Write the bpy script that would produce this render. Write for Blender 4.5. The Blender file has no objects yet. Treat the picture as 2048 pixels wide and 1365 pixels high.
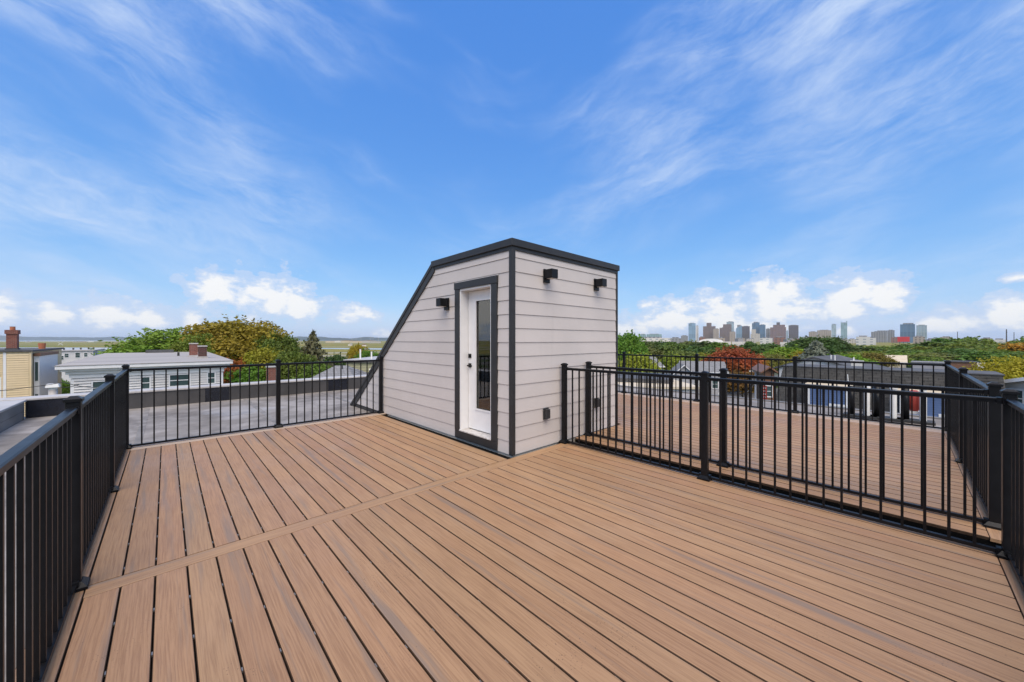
import bpy, math, random
import numpy as np
random.seed(7)
rng = np.random.default_rng(11)
scene = bpy.context.scene
COL = scene.collection
R = math.radians

# ------------------------------------------------------------------ camera
# World axes follow the deck: +X runs far right across the boards, +Y runs far left along them.
YAW = R(43.235)
FX, FY = math.sin(YAW), math.cos(YAW)
CAM_Z = 1.5
FPX = 736.0            # focal length in pixels of a 2048 wide frame
cam_d = bpy.data.cameras.new('camera')
cam_d.sensor_width = 36.0
cam_d.lens = FPX / 2048 * 36.0
cam_d.shift_y = -2.5 / 2048
cam_d.clip_start = 0.05
cam_d.clip_end = 90000
cam = bpy.data.objects.new('camera', cam_d)
COL.objects.link(cam)
cam.location = (0, 0, CAM_Z)
cam.rotation_euler = (R(90), 0, -YAW)
scene.camera = cam


def P(px, t):
    """map position in the direction of bearing px, t metres ahead"""
    a = (px - 1024) / FPX
    return t * (FX + a * FY), t * (FY - a * FX)


def facing(px):
    """turn about z that makes a local -y front look back along bearing px"""
    return -(YAW + math.atan((px - 1024) / FPX))


def H(py, t):
    return CAM_Z - (py - 680) / FPX * t


# ------------------------------------------------------------------ sky, sun, exposure
SUN_EL, SUN_AZ_X, SUN_AZ_Y = 58, -0.62, -0.78
sun_dir = np.array([SUN_AZ_X, SUN_AZ_Y, 0.0]); sun_dir /= np.linalg.norm(sun_dir)
ce, se = math.cos(R(SUN_EL)), math.sin(R(SUN_EL))
sun_vec = (sun_dir[0] * ce, sun_dir[1] * ce, se)

world = bpy.data.worlds.new('World')
scene.world = world
world.use_nodes = True
wt = world.node_tree
for n in list(wt.nodes):
    wt.nodes.remove(n)


class NT:
    """small helper for wiring maths nodes"""
    def __init__(self, tree):
        self.t = tree

    def n(self, kind, **kw):
        nd = self.t.nodes.new(kind)
        for k, v in kw.items():
            setattr(nd, k, v)
        return nd

    def link(self, a, b):
        self.t.links.new(a, b)

    def put(self, sock, v):
        if hasattr(v, 'is_output'):
            self.t.links.new(v, sock)
        else:
            sock.default_value = v

    def m(self, op, a, b=None, c=None, clamp=False):
        nd = self.n('ShaderNodeMath', operation=op, use_clamp=clamp)
        self.put(nd.inputs[0], a)
        if b is not None:
            self.put(nd.inputs[1], b)
        if c is not None:
            self.put(nd.inputs[2], c)
        return nd.outputs[0]

    def comb(self, x, y, z):
        nd = self.n('ShaderNodeCombineXYZ')
        for i, v in enumerate((x, y, z)):
            self.put(nd.inputs[i], v)
        return nd.outputs[0]

    def noise(self, vec, scale, detail=4, rough=0.5, dist=0.0, out='Fac'):
        nd = self.n('ShaderNodeTexNoise')
        self.put(nd.inputs['Vector'], vec)
        nd.inputs['Scale'].default_value = scale
        nd.inputs['Detail'].default_value = detail
        nd.inputs['Roughness'].default_value = rough
        nd.inputs['Distortion'].default_value = dist
        return nd.outputs[out]

    def ss(self, v, lo, hi):
        nd = self.n('ShaderNodeMapRange', interpolation_type='SMOOTHSTEP')
        self.put(nd.inputs[0], v)
        nd.inputs[1].default_value = lo
        nd.inputs[2].default_value = hi
        return nd.outputs[0]

    def mix(self, f, a, b, mode='MIX'):
        nd = self.n('ShaderNodeMix', data_type='RGBA', blend_type=mode)
        self.put(nd.inputs[0], f)
        for i, v in ((6, a), (7, b)):
            self.put(nd.inputs[i], v if hasattr(v, 'is_output') else tuple(v) + (1,) * (4 - len(v)))
        return nd.outputs[2]

    def ramp(self, f, stops):
        nd = self.n('ShaderNodeValToRGB')
        self.put(nd.inputs[0], f)
        e = nd.color_ramp.elements
        while len(e) < len(stops):
            e.new(0.5)
        for el, (p, c) in zip(e, stops):
            el.position = p
            el.color = tuple(c) + (1,)
        return nd.outputs[0]


SKY_STRENGTH = 0.085
EXPOSURE = 0.92
EXP_GAIN = 2 ** EXPOSURE
w = NT(wt)
sky = w.n('ShaderNodeTexSky', sky_type='NISHITA', sun_disc=False)
sky.sun_elevation = R(SUN_EL)
sky.sun_rotation = math.atan2(sun_dir[0], sun_dir[1])
sky.altitude = 20
sky.air_density = 1.0
sky.dust_density = 0.6
sky.ozone_density = 3.0
sks = w.n('ShaderNodeSeparateColor')
w.link(sky.outputs[0], sks.inputs[0])
# saturated, slightly lifted rendering of the clear sky, as the camera recorded it
grade = [w.m('MULTIPLY', w.m('POWER', w.m('MULTIPLY', sks.outputs[i], 0.101), g), a / (SKY_STRENGTH * EXP_GAIN))
         for i, (a, g) in enumerate(((0.95, 0.96), (0.96, 0.64), (1.12, 0.29)))]
skc = w.n('ShaderNodeCombineColor')
for i in range(3):
    w.link(grade[i], skc.inputs[i])
tc = w.n('ShaderNodeTexCoord')
sep = w.n('ShaderNodeSeparateXYZ')
w.link(tc.outputs['Generated'], sep.inputs[0])
dx, dy, dz = sep.outputs
al = w.m('ADD', w.m('MULTIPLY', dx, FX), w.m('MULTIPLY', dy, FY))      # along the street grid
ac = w.m('SUBTRACT', w.m('MULTIPLY', dx, FY), w.m('MULTIPLY', dy, FX))
az = w.m('ARCTAN2', ac, al)
el = w.m('ARCSINE', dz)
zc = w.m('MAXIMUM', dz, 0.03)
# high cirrus combed in two long sheets that rise away to either side of a clearer lane
aaz = w.m('ABSOLUTE', az)
lane = w.m('SUBTRACT', el, w.m('MULTIPLY', aaz, 0.21))
warp = w.noise(w.comb(w.m('MULTIPLY', az, 2.2), w.m('MULTIPLY', el, 4.0), 1.0), 1.3, 4)
lane = w.m('ADD', lane, w.m('MULTIPLY', w.m('SUBTRACT', warp, 0.5), 0.16))
fib = w.noise(w.comb(w.m('MULTIPLY', az, 5.0), w.m('MULTIPLY', lane, 15.0), 3.1), 1.0, 10, 0.68)
big = w.noise(w.comb(w.m('MULTIPLY', az, 1.7), w.m('MULTIPLY', lane, 5.0), 7.7), 1.25, 3, 0.5)
cover = w.m('ADD', big, w.m('MULTIPLY', w.m('SUBTRACT', w.ss(aaz, 0.02, 0.75), 0.6), 0.26))
cir = w.m('MULTIPLY', w.ss(fib, 0.24, 0.82), w.ss(cover, 0.32, 0.80))
cir = w.m('MULTIPLY', w.m('MULTIPLY', cir, 1.0), w.m('SUBTRACT', 1.0, w.ss(el, 0.95, 1.3)), clamp=True)
# low cumulus bank above the horizon: clumps listed by bearing and height, puffed by noise
puff_vec = w.comb(w.m('MULTIPLY', az, 1.0), w.m('MULTIPLY', el, 1.5), 0.0)
puff = w.noise(puff_vec, 24.0, 8, 0.62)
puff2 = w.noise(puff_vec, 13.0, 5, 0.6)
field = None
CLUMPS = [(-20, 628, 90, 40), (100, 632, 66, 28), (225, 632, 78, 38), (310, 640, 60, 22), (430, 582, 62, 38),
          (540, 592, 88, 46), (600, 612, 60, 32), (705, 628, 54, 18), (385, 640, 30, 22), (790, 672, 46, 16),
          (1255, 662, 70, 26), (1345, 632, 85, 34), (1440, 622, 78, 40), (1540, 592, 66, 46), (1560, 622, 95, 34),
          (1705, 588, 70, 44), (1770, 590, 55, 34), (1690, 622, 80, 26), (1925, 642, 85, 32), (2010, 628, 80, 38),
          (1870, 652, 70, 22), (2045, 555, 42, 9), (1690, 664, 40, 14), (1500, 655, 120, 18)]
for cx, cy, rx, ry in CLUMPS:
    a = (cx - 1024) / FPX
    u0 = math.atan(a)
    k = 1 / (1 + a * a)
    v0 = math.atan((680 - cy) / FPX * math.sqrt(k))
    ru, rv = rx / FPX * k, ry / FPX * math.sqrt(k)
    qx = w.m('DIVIDE', w.m('SUBTRACT', az, u0), ru)
    qy = w.m('DIVIDE', w.m('SUBTRACT', el, v0), rv)
    dd = w.m('SUBTRACT', 1.0, w.m('SQRT', w.m('ADD', w.m('MULTIPLY', qx, qx), w.m('MULTIPLY', qy, qy))))
    field = dd if field is None else w.m('MAXIMUM', field, dd)
# the same bank goes on around the rest of the horizon
ring = w.noise(w.comb(w.m('MULTIPLY', dx, 1.0), w.m('MULTIPLY', dy, 1.0), 5.0), 3.6, 3)
side = w.ss(w.m('ABSOLUTE', az), 0.98, 1.15)
band = w.m('SUBTRACT', 1.0, w.m('DIVIDE', w.m('ABSOLUTE', w.m('SUBTRACT', el, 0.07)), 0.09))
ring = w.m('SUBTRACT', w.m('MULTIPLY', w.m('ADD', w.m('MULTIPLY', w.m('SUBTRACT', ring, 0.5), 4.0), band), side),
           w.m('SUBTRACT', 1.0, side))
field = w.m('MAXIMUM', field, ring)
field = w.m('MAXIMUM', field, -1.5)
dens = w.m('ADD', w.m('ADD', field, 0.27), w.m('MULTIPLY', w.m('SUBTRACT', puff, 0.5), 2.9))
cum = w.ss(dens, 0.04, 0.20)
core = w.ss(w.m('ADD', dens, w.m('MULTIPLY', w.m('SUBTRACT', puff2, 0.5), 1.6)), 0.25, 1.0)
cum = w.m('MULTIPLY', cum, w.m('ADD', 0.52, w.m('MULTIPLY', core, 0.48)))
wh = 1.0 / (SKY_STRENGTH * EXP_GAIN)
cir_col = (0.62 * wh, 0.75 * wh, 0.98 * wh)
cum_lo = (0.62 * wh, 0.72 * wh, 0.93 * wh)
cum_hi = (0.96 * wh, 0.97 * wh, 0.99 * wh)
c1 = w.mix(cir, skc.outputs[0], cir_col)
c2 = w.mix(cum, c1, w.mix(core, cum_lo, cum_hi))
bg = w.n('ShaderNodeBackground')
w.link(c2, bg.inputs['Color'])
bg.inputs['Strength'].default_value = SKY_STRENGTH
world.cycles.sampling_method = 'MANUAL'
world.cycles.sample_map_resolution = 512
wo = w.n('ShaderNodeOutputWorld')
w.link(bg.outputs[0], wo.inputs[0])

sun_l = bpy.data.lights.new('sun', 'SUN')
sun_l.energy = 2.35
sun_l.angle = R(60)
sun_l.color = (1.0, 0.87, 0.72)
sun_o = bpy.data.objects.new('sun', sun_l)
COL.objects.link(sun_o)
sun_o.location = (0, 0, 60)
from mathutils import Vector
sun_o.rotation_euler = Vector((-sun_vec[0], -sun_vec[1], -sun_vec[2])).to_track_quat('-Z', 'Y').to_euler()

scene.view_settings.view_transform = 'Standard'
scene.view_settings.look = 'None'
scene.view_settings.exposure = EXPOSURE
scene.view_settings.gamma = 1.0
scene.view_settings.use_curve_mapping = False
scene.render.engine = 'CYCLES'
scene.cycles.use_denoising = True
scene.cycles.max_bounces = 6
scene.cycles.diffuse_bounces = 3
scene.cycles.glossy_bounces = 3
scene.cycles.transparent_max_bounces = 8
scene.cycles.volume_bounces = 1


# ------------------------------------------------------------------ object helpers
def tag(o, label=None, cat=None, group=None, kind=None):
    if label: o['label'] = label
    if cat: o['category'] = cat
    if group: o['group'] = group
    if kind: o['kind'] = kind
    return o


def empty(name, loc=(0, 0, 0), rz=0.0, label=None, cat=None, group=None, kind=None):
    o = bpy.data.objects.new(name, None)
    o.empty_display_size = 0.2
    COL.objects.link(o)
    o.location = loc
    o.rotation_euler = (0, 0, rz)
    return tag(o, label, cat, group, kind)


class MB:
    """collects boxes, prisms and tubes; build() links them as one mesh object"""
    def __init__(self):
        self.v, self.f = [], []

    def add(self, vs, fs):
        k = len(self.v)
        self.v += [tuple(q) for q in vs]
        self.f += [tuple(i + k for i in q) for q in fs]
        return self

    def box(self, x0, x1, y0, y1, z0, z1):
        x0, x1 = min(x0, x1), max(x0, x1); y0, y1 = min(y0, y1), max(y0, y1); z0, z1 = min(z0, z1), max(z0, z1)
        vs = [(x0, y0, z0), (x1, y0, z0), (x1, y1, z0), (x0, y1, z0), (x0, y0, z1), (x1, y0, z1), (x1, y1, z1), (x0, y1, z1)]
        return self.add(vs, [(0, 3, 2, 1), (4, 5, 6, 7), (0, 1, 5, 4), (1, 2, 6, 5), (2, 3, 7, 6), (3, 0, 4, 7)])

    def frustum(self, cx, cy, z0, z1, a0, b0, a1, b1):
        vs = [(cx + sx * a, cy + sy * b, z) for z, a, b in ((z0, a0, b0), (z1, a1, b1)) for sx, sy in ((-1, -1), (1, -1), (1, 1), (-1, 1))]
        return self.add(vs, [(0, 3, 2, 1), (4, 5, 6, 7), (0, 1, 5, 4), (1, 2, 6, 5), (2, 3, 7, 6), (3, 0, 4, 7)])

    def prism(self, poly, off):
        """closed prism: polygon of 3D points pushed along off"""
        n = len(poly)
        p2 = [tuple(a + b for a, b in zip(q, off)) for q in poly]
        fs = [tuple(range(n)), tuple(range(2 * n - 1, n - 1, -1))]
        fs += [(i, n + i, n + (i + 1) % n, (i + 1) % n) for i in range(n)]
        return self.add(list(poly) + p2, fs)

    def hexa(self, a, b):
        """two quads (4 points each) joined into a closed body"""
        return self.add(list(a) + list(b), [(0, 1, 2, 3), (7, 6, 5, 4), (0, 4, 5, 1), (1, 5, 6, 2), (2, 6, 7, 3), (3, 7, 4, 0)])

    def tube(self, pts, radii, n=8, cap=True):
        pts = [np.array(q, float) for q in pts]
        k = len(self.v)
        for i, q in enumerate(pts):
            d = pts[min(i + 1, len(pts) - 1)] - pts[max(i - 1, 0)]
            d /= (np.linalg.norm(d) + 1e-9)
            up = np.array([0, 0, 1.0]) if abs(d[2]) < 0.9 else np.array([1.0, 0, 0])
            s = np.cross(d, up); s /= np.linalg.norm(s)
            u = np.cross(s, d)
            r = radii[i] if hasattr(radii, '__len__') else radii
            for j in range(n):
                a = 2 * math.pi * j / n
                self.v.append(tuple(q + r * (math.cos(a) * s + math.sin(a) * u)))
        for i in range(len(pts) - 1):
            for j in range(n):
                a, b = k + i * n + j, k + i * n + (j + 1) % n
                self.f.append((a, b, b + n, a + n))
        if cap:
            self.f.append(tuple(k + j for j in range(n - 1, -1, -1)))
            e = k + (len(pts) - 1) * n
            self.f.append(tuple(e + j for j in range(n)))
        return self

    def mesh(self, name, mat=None, smooth=False):
        me = bpy.data.meshes.new(name)
        me.from_pydata(self.v, [], self.f)
        me.update()
        import bmesh
        bm = bmesh.new(); bm.from_mesh(me)
        bmesh.ops.recalc_face_normals(bm, faces=bm.faces)
        bm.to_mesh(me); bm.free()
        if mat: me.materials.append(mat)
        if smooth:
            me.polygons.foreach_set('use_smooth', [True] * len(me.polygons))
        return me

    def build(self, name, mat, parent=None, smooth=False, bevel=0.0):
        return place(name, self.mesh(name, mat, smooth), parent, bevel=bevel)


def place(name, me, parent=None, loc=(0, 0, 0), rz=0.0, bevel=0.0):
    o = bpy.data.objects.new(name, me)
    COL.objects.link(o)
    o.location = loc
    o.rotation_euler = (0, 0, rz)
    if parent: o.parent = parent
    if bevel:
        b = o.modifiers.new('bevel', 'BEVEL'); b.width = bevel; b.segments = 2; b.limit_method = 'ANGLE'
    return o


# ------------------------------------------------------------------ materials
def base_mat(name, rough=0.6, spec=0.5, metal=0.0):
    m = bpy.data.materials.new(name)
    m.use_nodes = True
    t = NT(m.node_tree)
    b = m.node_tree.nodes['Principled BSDF']
    b.inputs['Roughness'].default_value = rough
    b.inputs['Specular IOR Level'].default_value = spec
    b.inputs['Metallic'].default_value = metal
    return m, t, b


def bump(t, b, h, strength=0.3, dist=0.01):
    nd = t.n('ShaderNodeBump')
    nd.inputs['Strength'].default_value = strength
    nd.inputs['Distance'].default_value = dist
    t.link(h, nd.inputs['Height'])
    t.link(nd.outputs[0], b.inputs['Normal'])


def mottled(name, c1, c2, scale=3.0, rough=0.6, spec=0.5, detail=6, bumpy=0.0, metal=0.0, stretch=None, rnd=0.0, coords='Object'):
    m, t, b = base_mat(name, rough, spec, metal)
    tcn = t.n('ShaderNodeTexCoord')
    vec = tcn.outputs[coords]
    if stretch:
        mp = t.n('ShaderNodeMapping')
        t.link(vec, mp.inputs[0]); mp.inputs['Scale'].default_value = stretch
        vec = mp.outputs[0]
    f = t.noise(vec, scale, detail, 0.6)
    f2 = t.ss(f, 0.3, 0.7)
    col = t.mix(f2, c1, c2)
    if rnd:
        oi = t.n('ShaderNodeObjectInfo')
        g = t.m('ADD', 1 - rnd, t.m('MULTIPLY', oi.outputs['Random'], 2 * rnd))
        col = t.mix(1.0, col, t.comb(g, g, g), 'MULTIPLY')
    t.link(col, b.inputs['Base Color'])
    rr = t.m('ADD', rough - 0.08, t.m('MULTIPLY', f, 0.16))
    t.link(rr, b.inputs['Roughness'])
    if bumpy:
        bump(t, b, f, bumpy, 0.02)
    return m


def plank_mat(name, tan, dark, grey, grey_amt=1.0):
    m, t, b = base_mat(name, 0.5, 0.35)
    tcn = t.n('ShaderNodeTexCoord')
    oi = t.n('ShaderNodeObjectInfo')
    sp = t.n('ShaderNodeSeparateXYZ'); t.link(tcn.outputs['Object'], sp.inputs[0])
    off = t.m('MULTIPLY', oi.outputs['Random'], 173.0)
    x, y = sp.outputs[0], t.m('ADD', sp.outputs[1], off)
    wob = t.noise(t.comb(t.m('MULTIPLY', x, 5.0), t.m('MULTIPLY', y, 1.1), off), 1.0, 3)
    xw = t.m('ADD', x, t.m('MULTIPLY', t.m('SUBTRACT', wob, 0.5), 0.045))
    grain = t.noise(t.comb(t.m('MULTIPLY', xw, 135.0), t.m('MULTIPLY', y, 3.2), off), 1.0, 4, 0.68)
    streak = t.noise(t.comb(t.m('MULTIPLY', xw, 16.0), t.m('MULTIPLY', y, 0.55), off), 1.0, 4, 0.55)
    broad = t.noise(t.comb(t.m('MULTIPLY', x, 4.0), t.m('MULTIPLY', y, 0.7), off), 1.0, 2)
    col = t.mix(t.ss(grain, 0.34, 0.62), dark, tan)
    col = t.mix(t.m('MULTIPLY', t.ss(streak, 0.53, 0.72), 0.75 * grey_amt), col, grey)
    col = t.mix(t.m('MULTIPLY', t.ss(broad, 0.55, 0.8), 0.35), col, tuple(c * 1.16 for c in tan))
    g = t.m('ADD', 0.92, t.m('MULTIPLY', oi.outputs['Random'], 0.15))
    g2 = t.m('ADD', 0.955, t.m('MULTIPLY', t.m('FRACT', t.m('MULTIPLY', oi.outputs['Random'], 37.0)), 0.07))
    col = t.mix(1.0, col, t.comb(g, t.m('MULTIPLY', g, g2), t.m('MULTIPLY', g, g2)), 'MULTIPLY')
    # weather: pale damp bloom, dirt specks
    geo = t.n('ShaderNodeNewGeometry')
    bloom = t.noise(geo.outputs['Position'], 0.9, 5, 0.6)
    col = t.mix(t.m('MULTIPLY', t.ss(bloom, 0.50, 0.72), 0.22), col, (0.37, 0.255, 0.165))
    vo = t.n('ShaderNodeTexVoronoi'); t.link(geo.outputs['Position'], vo.inputs['Vector'])
    vo.inputs['Scale'].default_value = 55
    speck = t.m('MULTIPLY', t.m('LESS_THAN', vo.outputs['Distance'], 0.17), t.ss(t.noise(geo.outputs['Position'], 1.4, 3), 0.52, 0.64))
    col = t.mix(t.m('MULTIPLY', speck, 0.55), col, (0.07, 0.045, 0.03))
    t.link(col, b.inputs['Base Color'])
    rg = t.m('ADD', 0.40, t.m('MULTIPLY', t.ss(bloom, 0.3, 0.7), 0.22))
    t.link(rg, b.inputs['Roughness'])
    bump(t, b, grain, 0.25, 0.003)
    return m


def siding_mat(name, c1, c2, rough=0.55):
    m, t, b = base_mat(name, rough, 0.35)
    tcn = t.n('ShaderNodeTexCoord'); oi = t.n('ShaderNodeObjectInfo')
    geo = t.n('ShaderNodeNewGeometry')
    n1 = t.noise(geo.outputs['Position'], 1.3, 5, 0.6)
    mp = t.n('ShaderNodeMapping'); t.link(geo.outputs['Position'], mp.inputs[0]); mp.inputs['Scale'].default_value = (2.0, 2.0, 40.0)
    gr = t.noise(mp.outputs[0], 3.0, 5, 0.65)
    mp2 = t.n('ShaderNodeMapping'); t.link(geo.outputs['Position'], mp2.inputs[0]); mp2.inputs['Scale'].default_value = (9.0, 9.0, 0.5)
    run = t.noise(mp2.outputs[0], 1.0, 4, 0.6)
    col = t.mix(t.ss(n1, 0.3, 0.7), c1, c2)
    col = t.mix(t.m('MULTIPLY', t.ss(run, 0.55, 0.8), 0.16), col, tuple(c * 0.72 for c in c1))
    g = t.m('ADD', 0.972, t.m('MULTIPLY', oi.outputs['Random'], 0.056))
    col = t.mix(1.0, col, t.comb(g, g, g), 'MULTIPLY')
    t.link(col, b.inputs['Base Color'])
    bump(t, b, gr, 0.12, 0.003)
    return m


def brick_mat(name, c1, c2, mortar, bw=0.2, bh=0.065, rough=0.85):
    m, t, b = base_mat(name, rough, 0.2)
    tcn = t.n('ShaderNodeTexCoord')
    sp = t.n('ShaderNodeSeparateXYZ'); t.link(tcn.outputs['Object'], sp.inputs[0])
    vec = t.comb(t.m('ADD', sp.outputs[0], sp.outputs[1]), sp.outputs[2], 0.0)
    br = t.n('ShaderNodeTexBrick'); t.link(vec, br.inputs['Vector'])
    br.inputs['Scale'].default_value = 1.0
    br.inputs['Brick Width'].default_value = bw
    br.inputs['Row Height'].default_value = bh
    br.inputs['Mortar Size'].default_value = bh * 0.13
    br.inputs['Color1'].default_value = c1 + (1,)
    br.inputs['Color2'].default_value = c2 + (1,)
    br.inputs['Mortar'].default_value = mortar + (1,)
    n1 = t.noise(tcn.outputs['Object'], 2.2, 5)
    col = t.mix(t.m('MULTIPLY', t.ss(n1, 0.5, 0.75), 0.5), br.outputs['Color'], tuple(c * 0.45 for c in c1))
    t.link(col, b.inputs['Base Color'])
    bump(t, b, br.outputs['Fac'], 0.4, -0.01)
    return m


def tower_mat(name, wall, glass, fw=6.0, fh=3.8, frac_w=0.55, frac_h=0.5, rough=0.35, vert=False):
    """far facade: rows of glazing in a wall colour"""
    m, t, b = base_mat(name, rough, 0.5)
    tcn = t.n('ShaderNodeTexCoord')
    sp = t.n('ShaderNodeSeparateXYZ'); t.link(tcn.outputs['Object'], sp.inputs[0])
    hx = t.m('ADD', sp.outputs[0], sp.outputs[1])
    fx = t.m('FRACT', t.m('DIVIDE', hx, fw)); fz = t.m('FRACT', t.m('DIVIDE', sp.outputs[2], fh))
    win = t.m('MULTIPLY', t.m('LESS_THAN', fx, frac_w), t.m('LESS_THAN', fz, frac_h))
    cell = t.n('ShaderNodeTexWhiteNoise', noise_dimensions='2D')
    t.link(t.comb(t.m('FLOOR', t.m('DIVIDE', hx, fw * 3)), t.m('FLOOR', t.m('DIVIDE', sp.outputs[2], fh * 4)), 0.0), cell.inputs['Vector'])
    gl = t.mix(cell.outputs['Value'], tuple(c * 0.7 for c in glass), tuple(min(1, c * 1.3) for c in glass))
    big = t.noise(tcn.outputs['Object'], 0.02, 3)
    wl = t.mix(big, tuple(c * 0.86 for c in wall), tuple(min(1, c * 1.12) for c in wall))
    t.link(t.mix(win, wl, gl), b.inputs['Base Color'])
    t.link(t.m('SUBTRACT', 0.75, t.m('MULTIPLY', win, 0.6)), b.inputs['Roughness'])
    return m


def foliage_mat():
    m, t, b = base_mat('foliage', 0.62, 0.25)
    oi = t.n('ShaderNodeObjectInfo'); tcn = t.n('ShaderNodeTexCoord')
    n1 = t.noise(tcn.outputs['Object'], 0.55, 3)
    n2 = t.noise(tcn.outputs['Object'], 2.6, 3)
    sh = t.n('ShaderNodeHueSaturation'); t.link(oi.outputs['Color'], sh.inputs['Color'])
    t.link(t.m('ADD', 0.455, t.m('MULTIPLY', n1, 0.09)), sh.inputs['Hue'])
    t.link(t.m('ADD', 0.45, t.m('MULTIPLY', n2, 1.1)), sh.inputs['Value'])
    t.link(sh.outputs[0], b.inputs['Base Color'])
    tr = t.n('ShaderNodeBsdfTranslucent'); t.link(sh.outputs[0], tr.inputs['Color'])
    mx = t.n('ShaderNodeMixShader'); mx.inputs[0].default_value = 0.3
    t.link(b.outputs[0], mx.inputs[1]); t.link(tr.outputs[0], mx.inputs[2])
    out = [n for n in m.node_tree.nodes if n.type == 'OUTPUT_MATERIAL'][0]
    t.link(mx.outputs[0], out.inputs[0])
    return m


def glass_mat(name, tint=(0.02, 0.025, 0.028), refl=0.12):
    m, t, b = base_mat(name, 0.03, 0.5)
    gl = t.n('ShaderNodeBsdfGlossy'); gl.inputs['Roughness'].default_value = 0.015
    gl.inputs['Color'].default_value = (0.92, 0.90, 0.85, 1)
    tp = t.n('ShaderNodeBsdfTransparent'); tp.inputs['Color'].default_value = (0.86, 0.86, 0.82, 1)
    fr = t.n('ShaderNodeFresnel'); fr.inputs['IOR'].default_value = 1.5
    mx = t.n('ShaderNodeMixShader')
    t.link(t.m('ADD', refl, t.m('MULTIPLY', fr.outputs[0], 0.9), clamp=True), mx.inputs[0])
    t.link(tp.outputs[0], mx.inputs[1]); t.link(gl.outputs[0], mx.inputs[2])
    out = [n for n in m.node_tree.nodes if n.type == 'OUTPUT_MATERIAL'][0]
    t.link(mx.outputs[0], out.inputs[0])
    return m


M = {}
M['plank'] = plank_mat('composite_plank', (0.376, 0.223, 0.117), (0.278, 0.157, 0.081), (0.205, 0.155, 0.116))
M['plank_pale'] = plank_mat('pale_composite_trim', (0.46, 0.355, 0.27), (0.38, 0.28, 0.205), (0.36, 0.29, 0.24), 0.5)
M['plank_edge_shade'] = mottled('board_edge_shade', (0.050, 0.030, 0.018), (0.075, 0.045, 0.028), 20, 0.8, 0.2)  # dark brown stands in for the shade between boards
M['under'] = mottled('fascia_gap_shade', (0.004, 0.004, 0.004), (0.007, 0.0065, 0.006), 4, 0.9, 0.08)  # near-black: shade of the deck gaps put into colour; fascias use it too
M['clip'] = mottled('clip_steel', (0.30, 0.28, 0.26), (0.42, 0.40, 0.37), 20, 0.4, metal=0.6)
M['black_metal'] = mottled('black_powder_coat', (0.0055, 0.0058, 0.0070), (0.0085, 0.0088, 0.0102), 9, 0.36, 0.22, rnd=0.12)
M['trim'] = mottled('charcoal_trim', (0.024, 0.024, 0.025), (0.032, 0.032, 0.033), 5, 0.46, 0.40)
M['siding'] = siding_mat('warm_grey_fibre_siding', (0.545, 0.500, 0.470), (0.585, 0.537, 0.507))
M['white'] = mottled('white_paint', (0.74, 0.73, 0.72), (0.80, 0.79, 0.78), 4, 0.42, 0.4)
M['sill'] = mottled('worn_aluminium_sill', (0.42, 0.39, 0.36), (0.66, 0.63, 0.60), 16, 0.5)
M['glass'] = glass_mat('door_glass')
M['interior'] = mottled('stairwell_plaster', (0.58, 0.53, 0.45), (0.66, 0.61, 0.53), 2, 0.8)
M['membrane'] = None
def membrane_mat():
    m, t, b = base_mat('roof_membrane', 0.6, 0.22)
    geo = t.n('ShaderNodeNewGeometry'); p = geo.outputs['Position']
    a = t.noise(p, 0.55, 6, 0.62)
    c = t.noise(p, 3.2, 8, 0.7)
    pond = t.noise(p, 0.28, 3, 0.5)
    edge = t.m('SUBTRACT', 1.0, t.ss(t.m('ABSOLUTE', t.m('SUBTRACT', pond, 0.52)), 0.0, 0.045))
    col = t.mix(t.ss(a, 0.34, 0.66), (0.155, 0.138, 0.122), (0.335, 0.305, 0.278))
    col = t.mix(t.m('MULTIPLY', t.ss(c, 0.52, 0.72), 0.55), col, (0.125, 0.110, 0.098))
    col = t.mix(t.m('MULTIPLY', t.ss(c, 0.56, 0.36), 0.35), col, (0.42, 0.39, 0.36))
    col = t.mix(t.m('MULTIPLY', edge, 0.5), col, (0.13, 0.112, 0.092))
    t.link(col, b.inputs['Base Color'])
    t.link(t.m('SUBTRACT', 0.66, t.m('MULTIPLY', t.ss(pond, 0.52, 0.60), 0.36)), b.inputs['Roughness'])
    bump(t, b, c, 0.15, 0.02)
    return m
M['membrane'] = membrane_mat()
M['parapet'] = mottled('parapet_flashing', (0.052, 0.048, 0.046), (0.085, 0.078, 0.074), 1.4, 0.42, 0.5, 7)
M['patch'] = mottled('rubber_patch', (0.008, 0.009, 0.014), (0.014, 0.015, 0.022), 3, 0.25, 0.5)
M['coping'] = mottled('aluminium_coping', (0.36, 0.335, 0.315), (0.50, 0.47, 0.445), 1.6, 0.45, 0.5, 7)
M['parapet_board'] = mottled('grey_parapet_board', (0.13, 0.125, 0.12), (0.20, 0.19, 0.18), 2.0, 0.5)
M['dark_roof'] = mottled('tar_roof', (0.055, 0.055, 0.058), (0.10, 0.10, 0.105), 0.8, 0.8)
M['grey_roof'] = mottled('grey_rolled_roof', (0.29, 0.268, 0.245), (0.385, 0.358, 0.332), 0.35, 0.7, stretch=(0.4, 3.0, 1.0))
M['white_siding'] = siding_mat('white_vinyl_siding', (0.60, 0.58, 0.56), (0.66, 0.64, 0.62))
M['yellow_siding'] = siding_mat('yellow_vinyl_siding', (0.66, 0.52, 0.31), (0.72, 0.57, 0.35))
M['grey_siding'] = siding_mat('grey_clapboard', (0.34, 0.33, 0.34), (0.40, 0.39, 0.40))
M['olive_siding'] = siding_mat('olive_shingle_siding', (0.30, 0.29, 0.17), (0.36, 0.345, 0.21))
M['blue_siding'] = siding_mat('blue_clapboard', (0.085, 0.135, 0.26), (0.105, 0.16, 0.30))
M['brown_siding'] = siding_mat('brown_siding', (0.17, 0.085, 0.05), (0.21, 0.11, 0.065))
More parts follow.
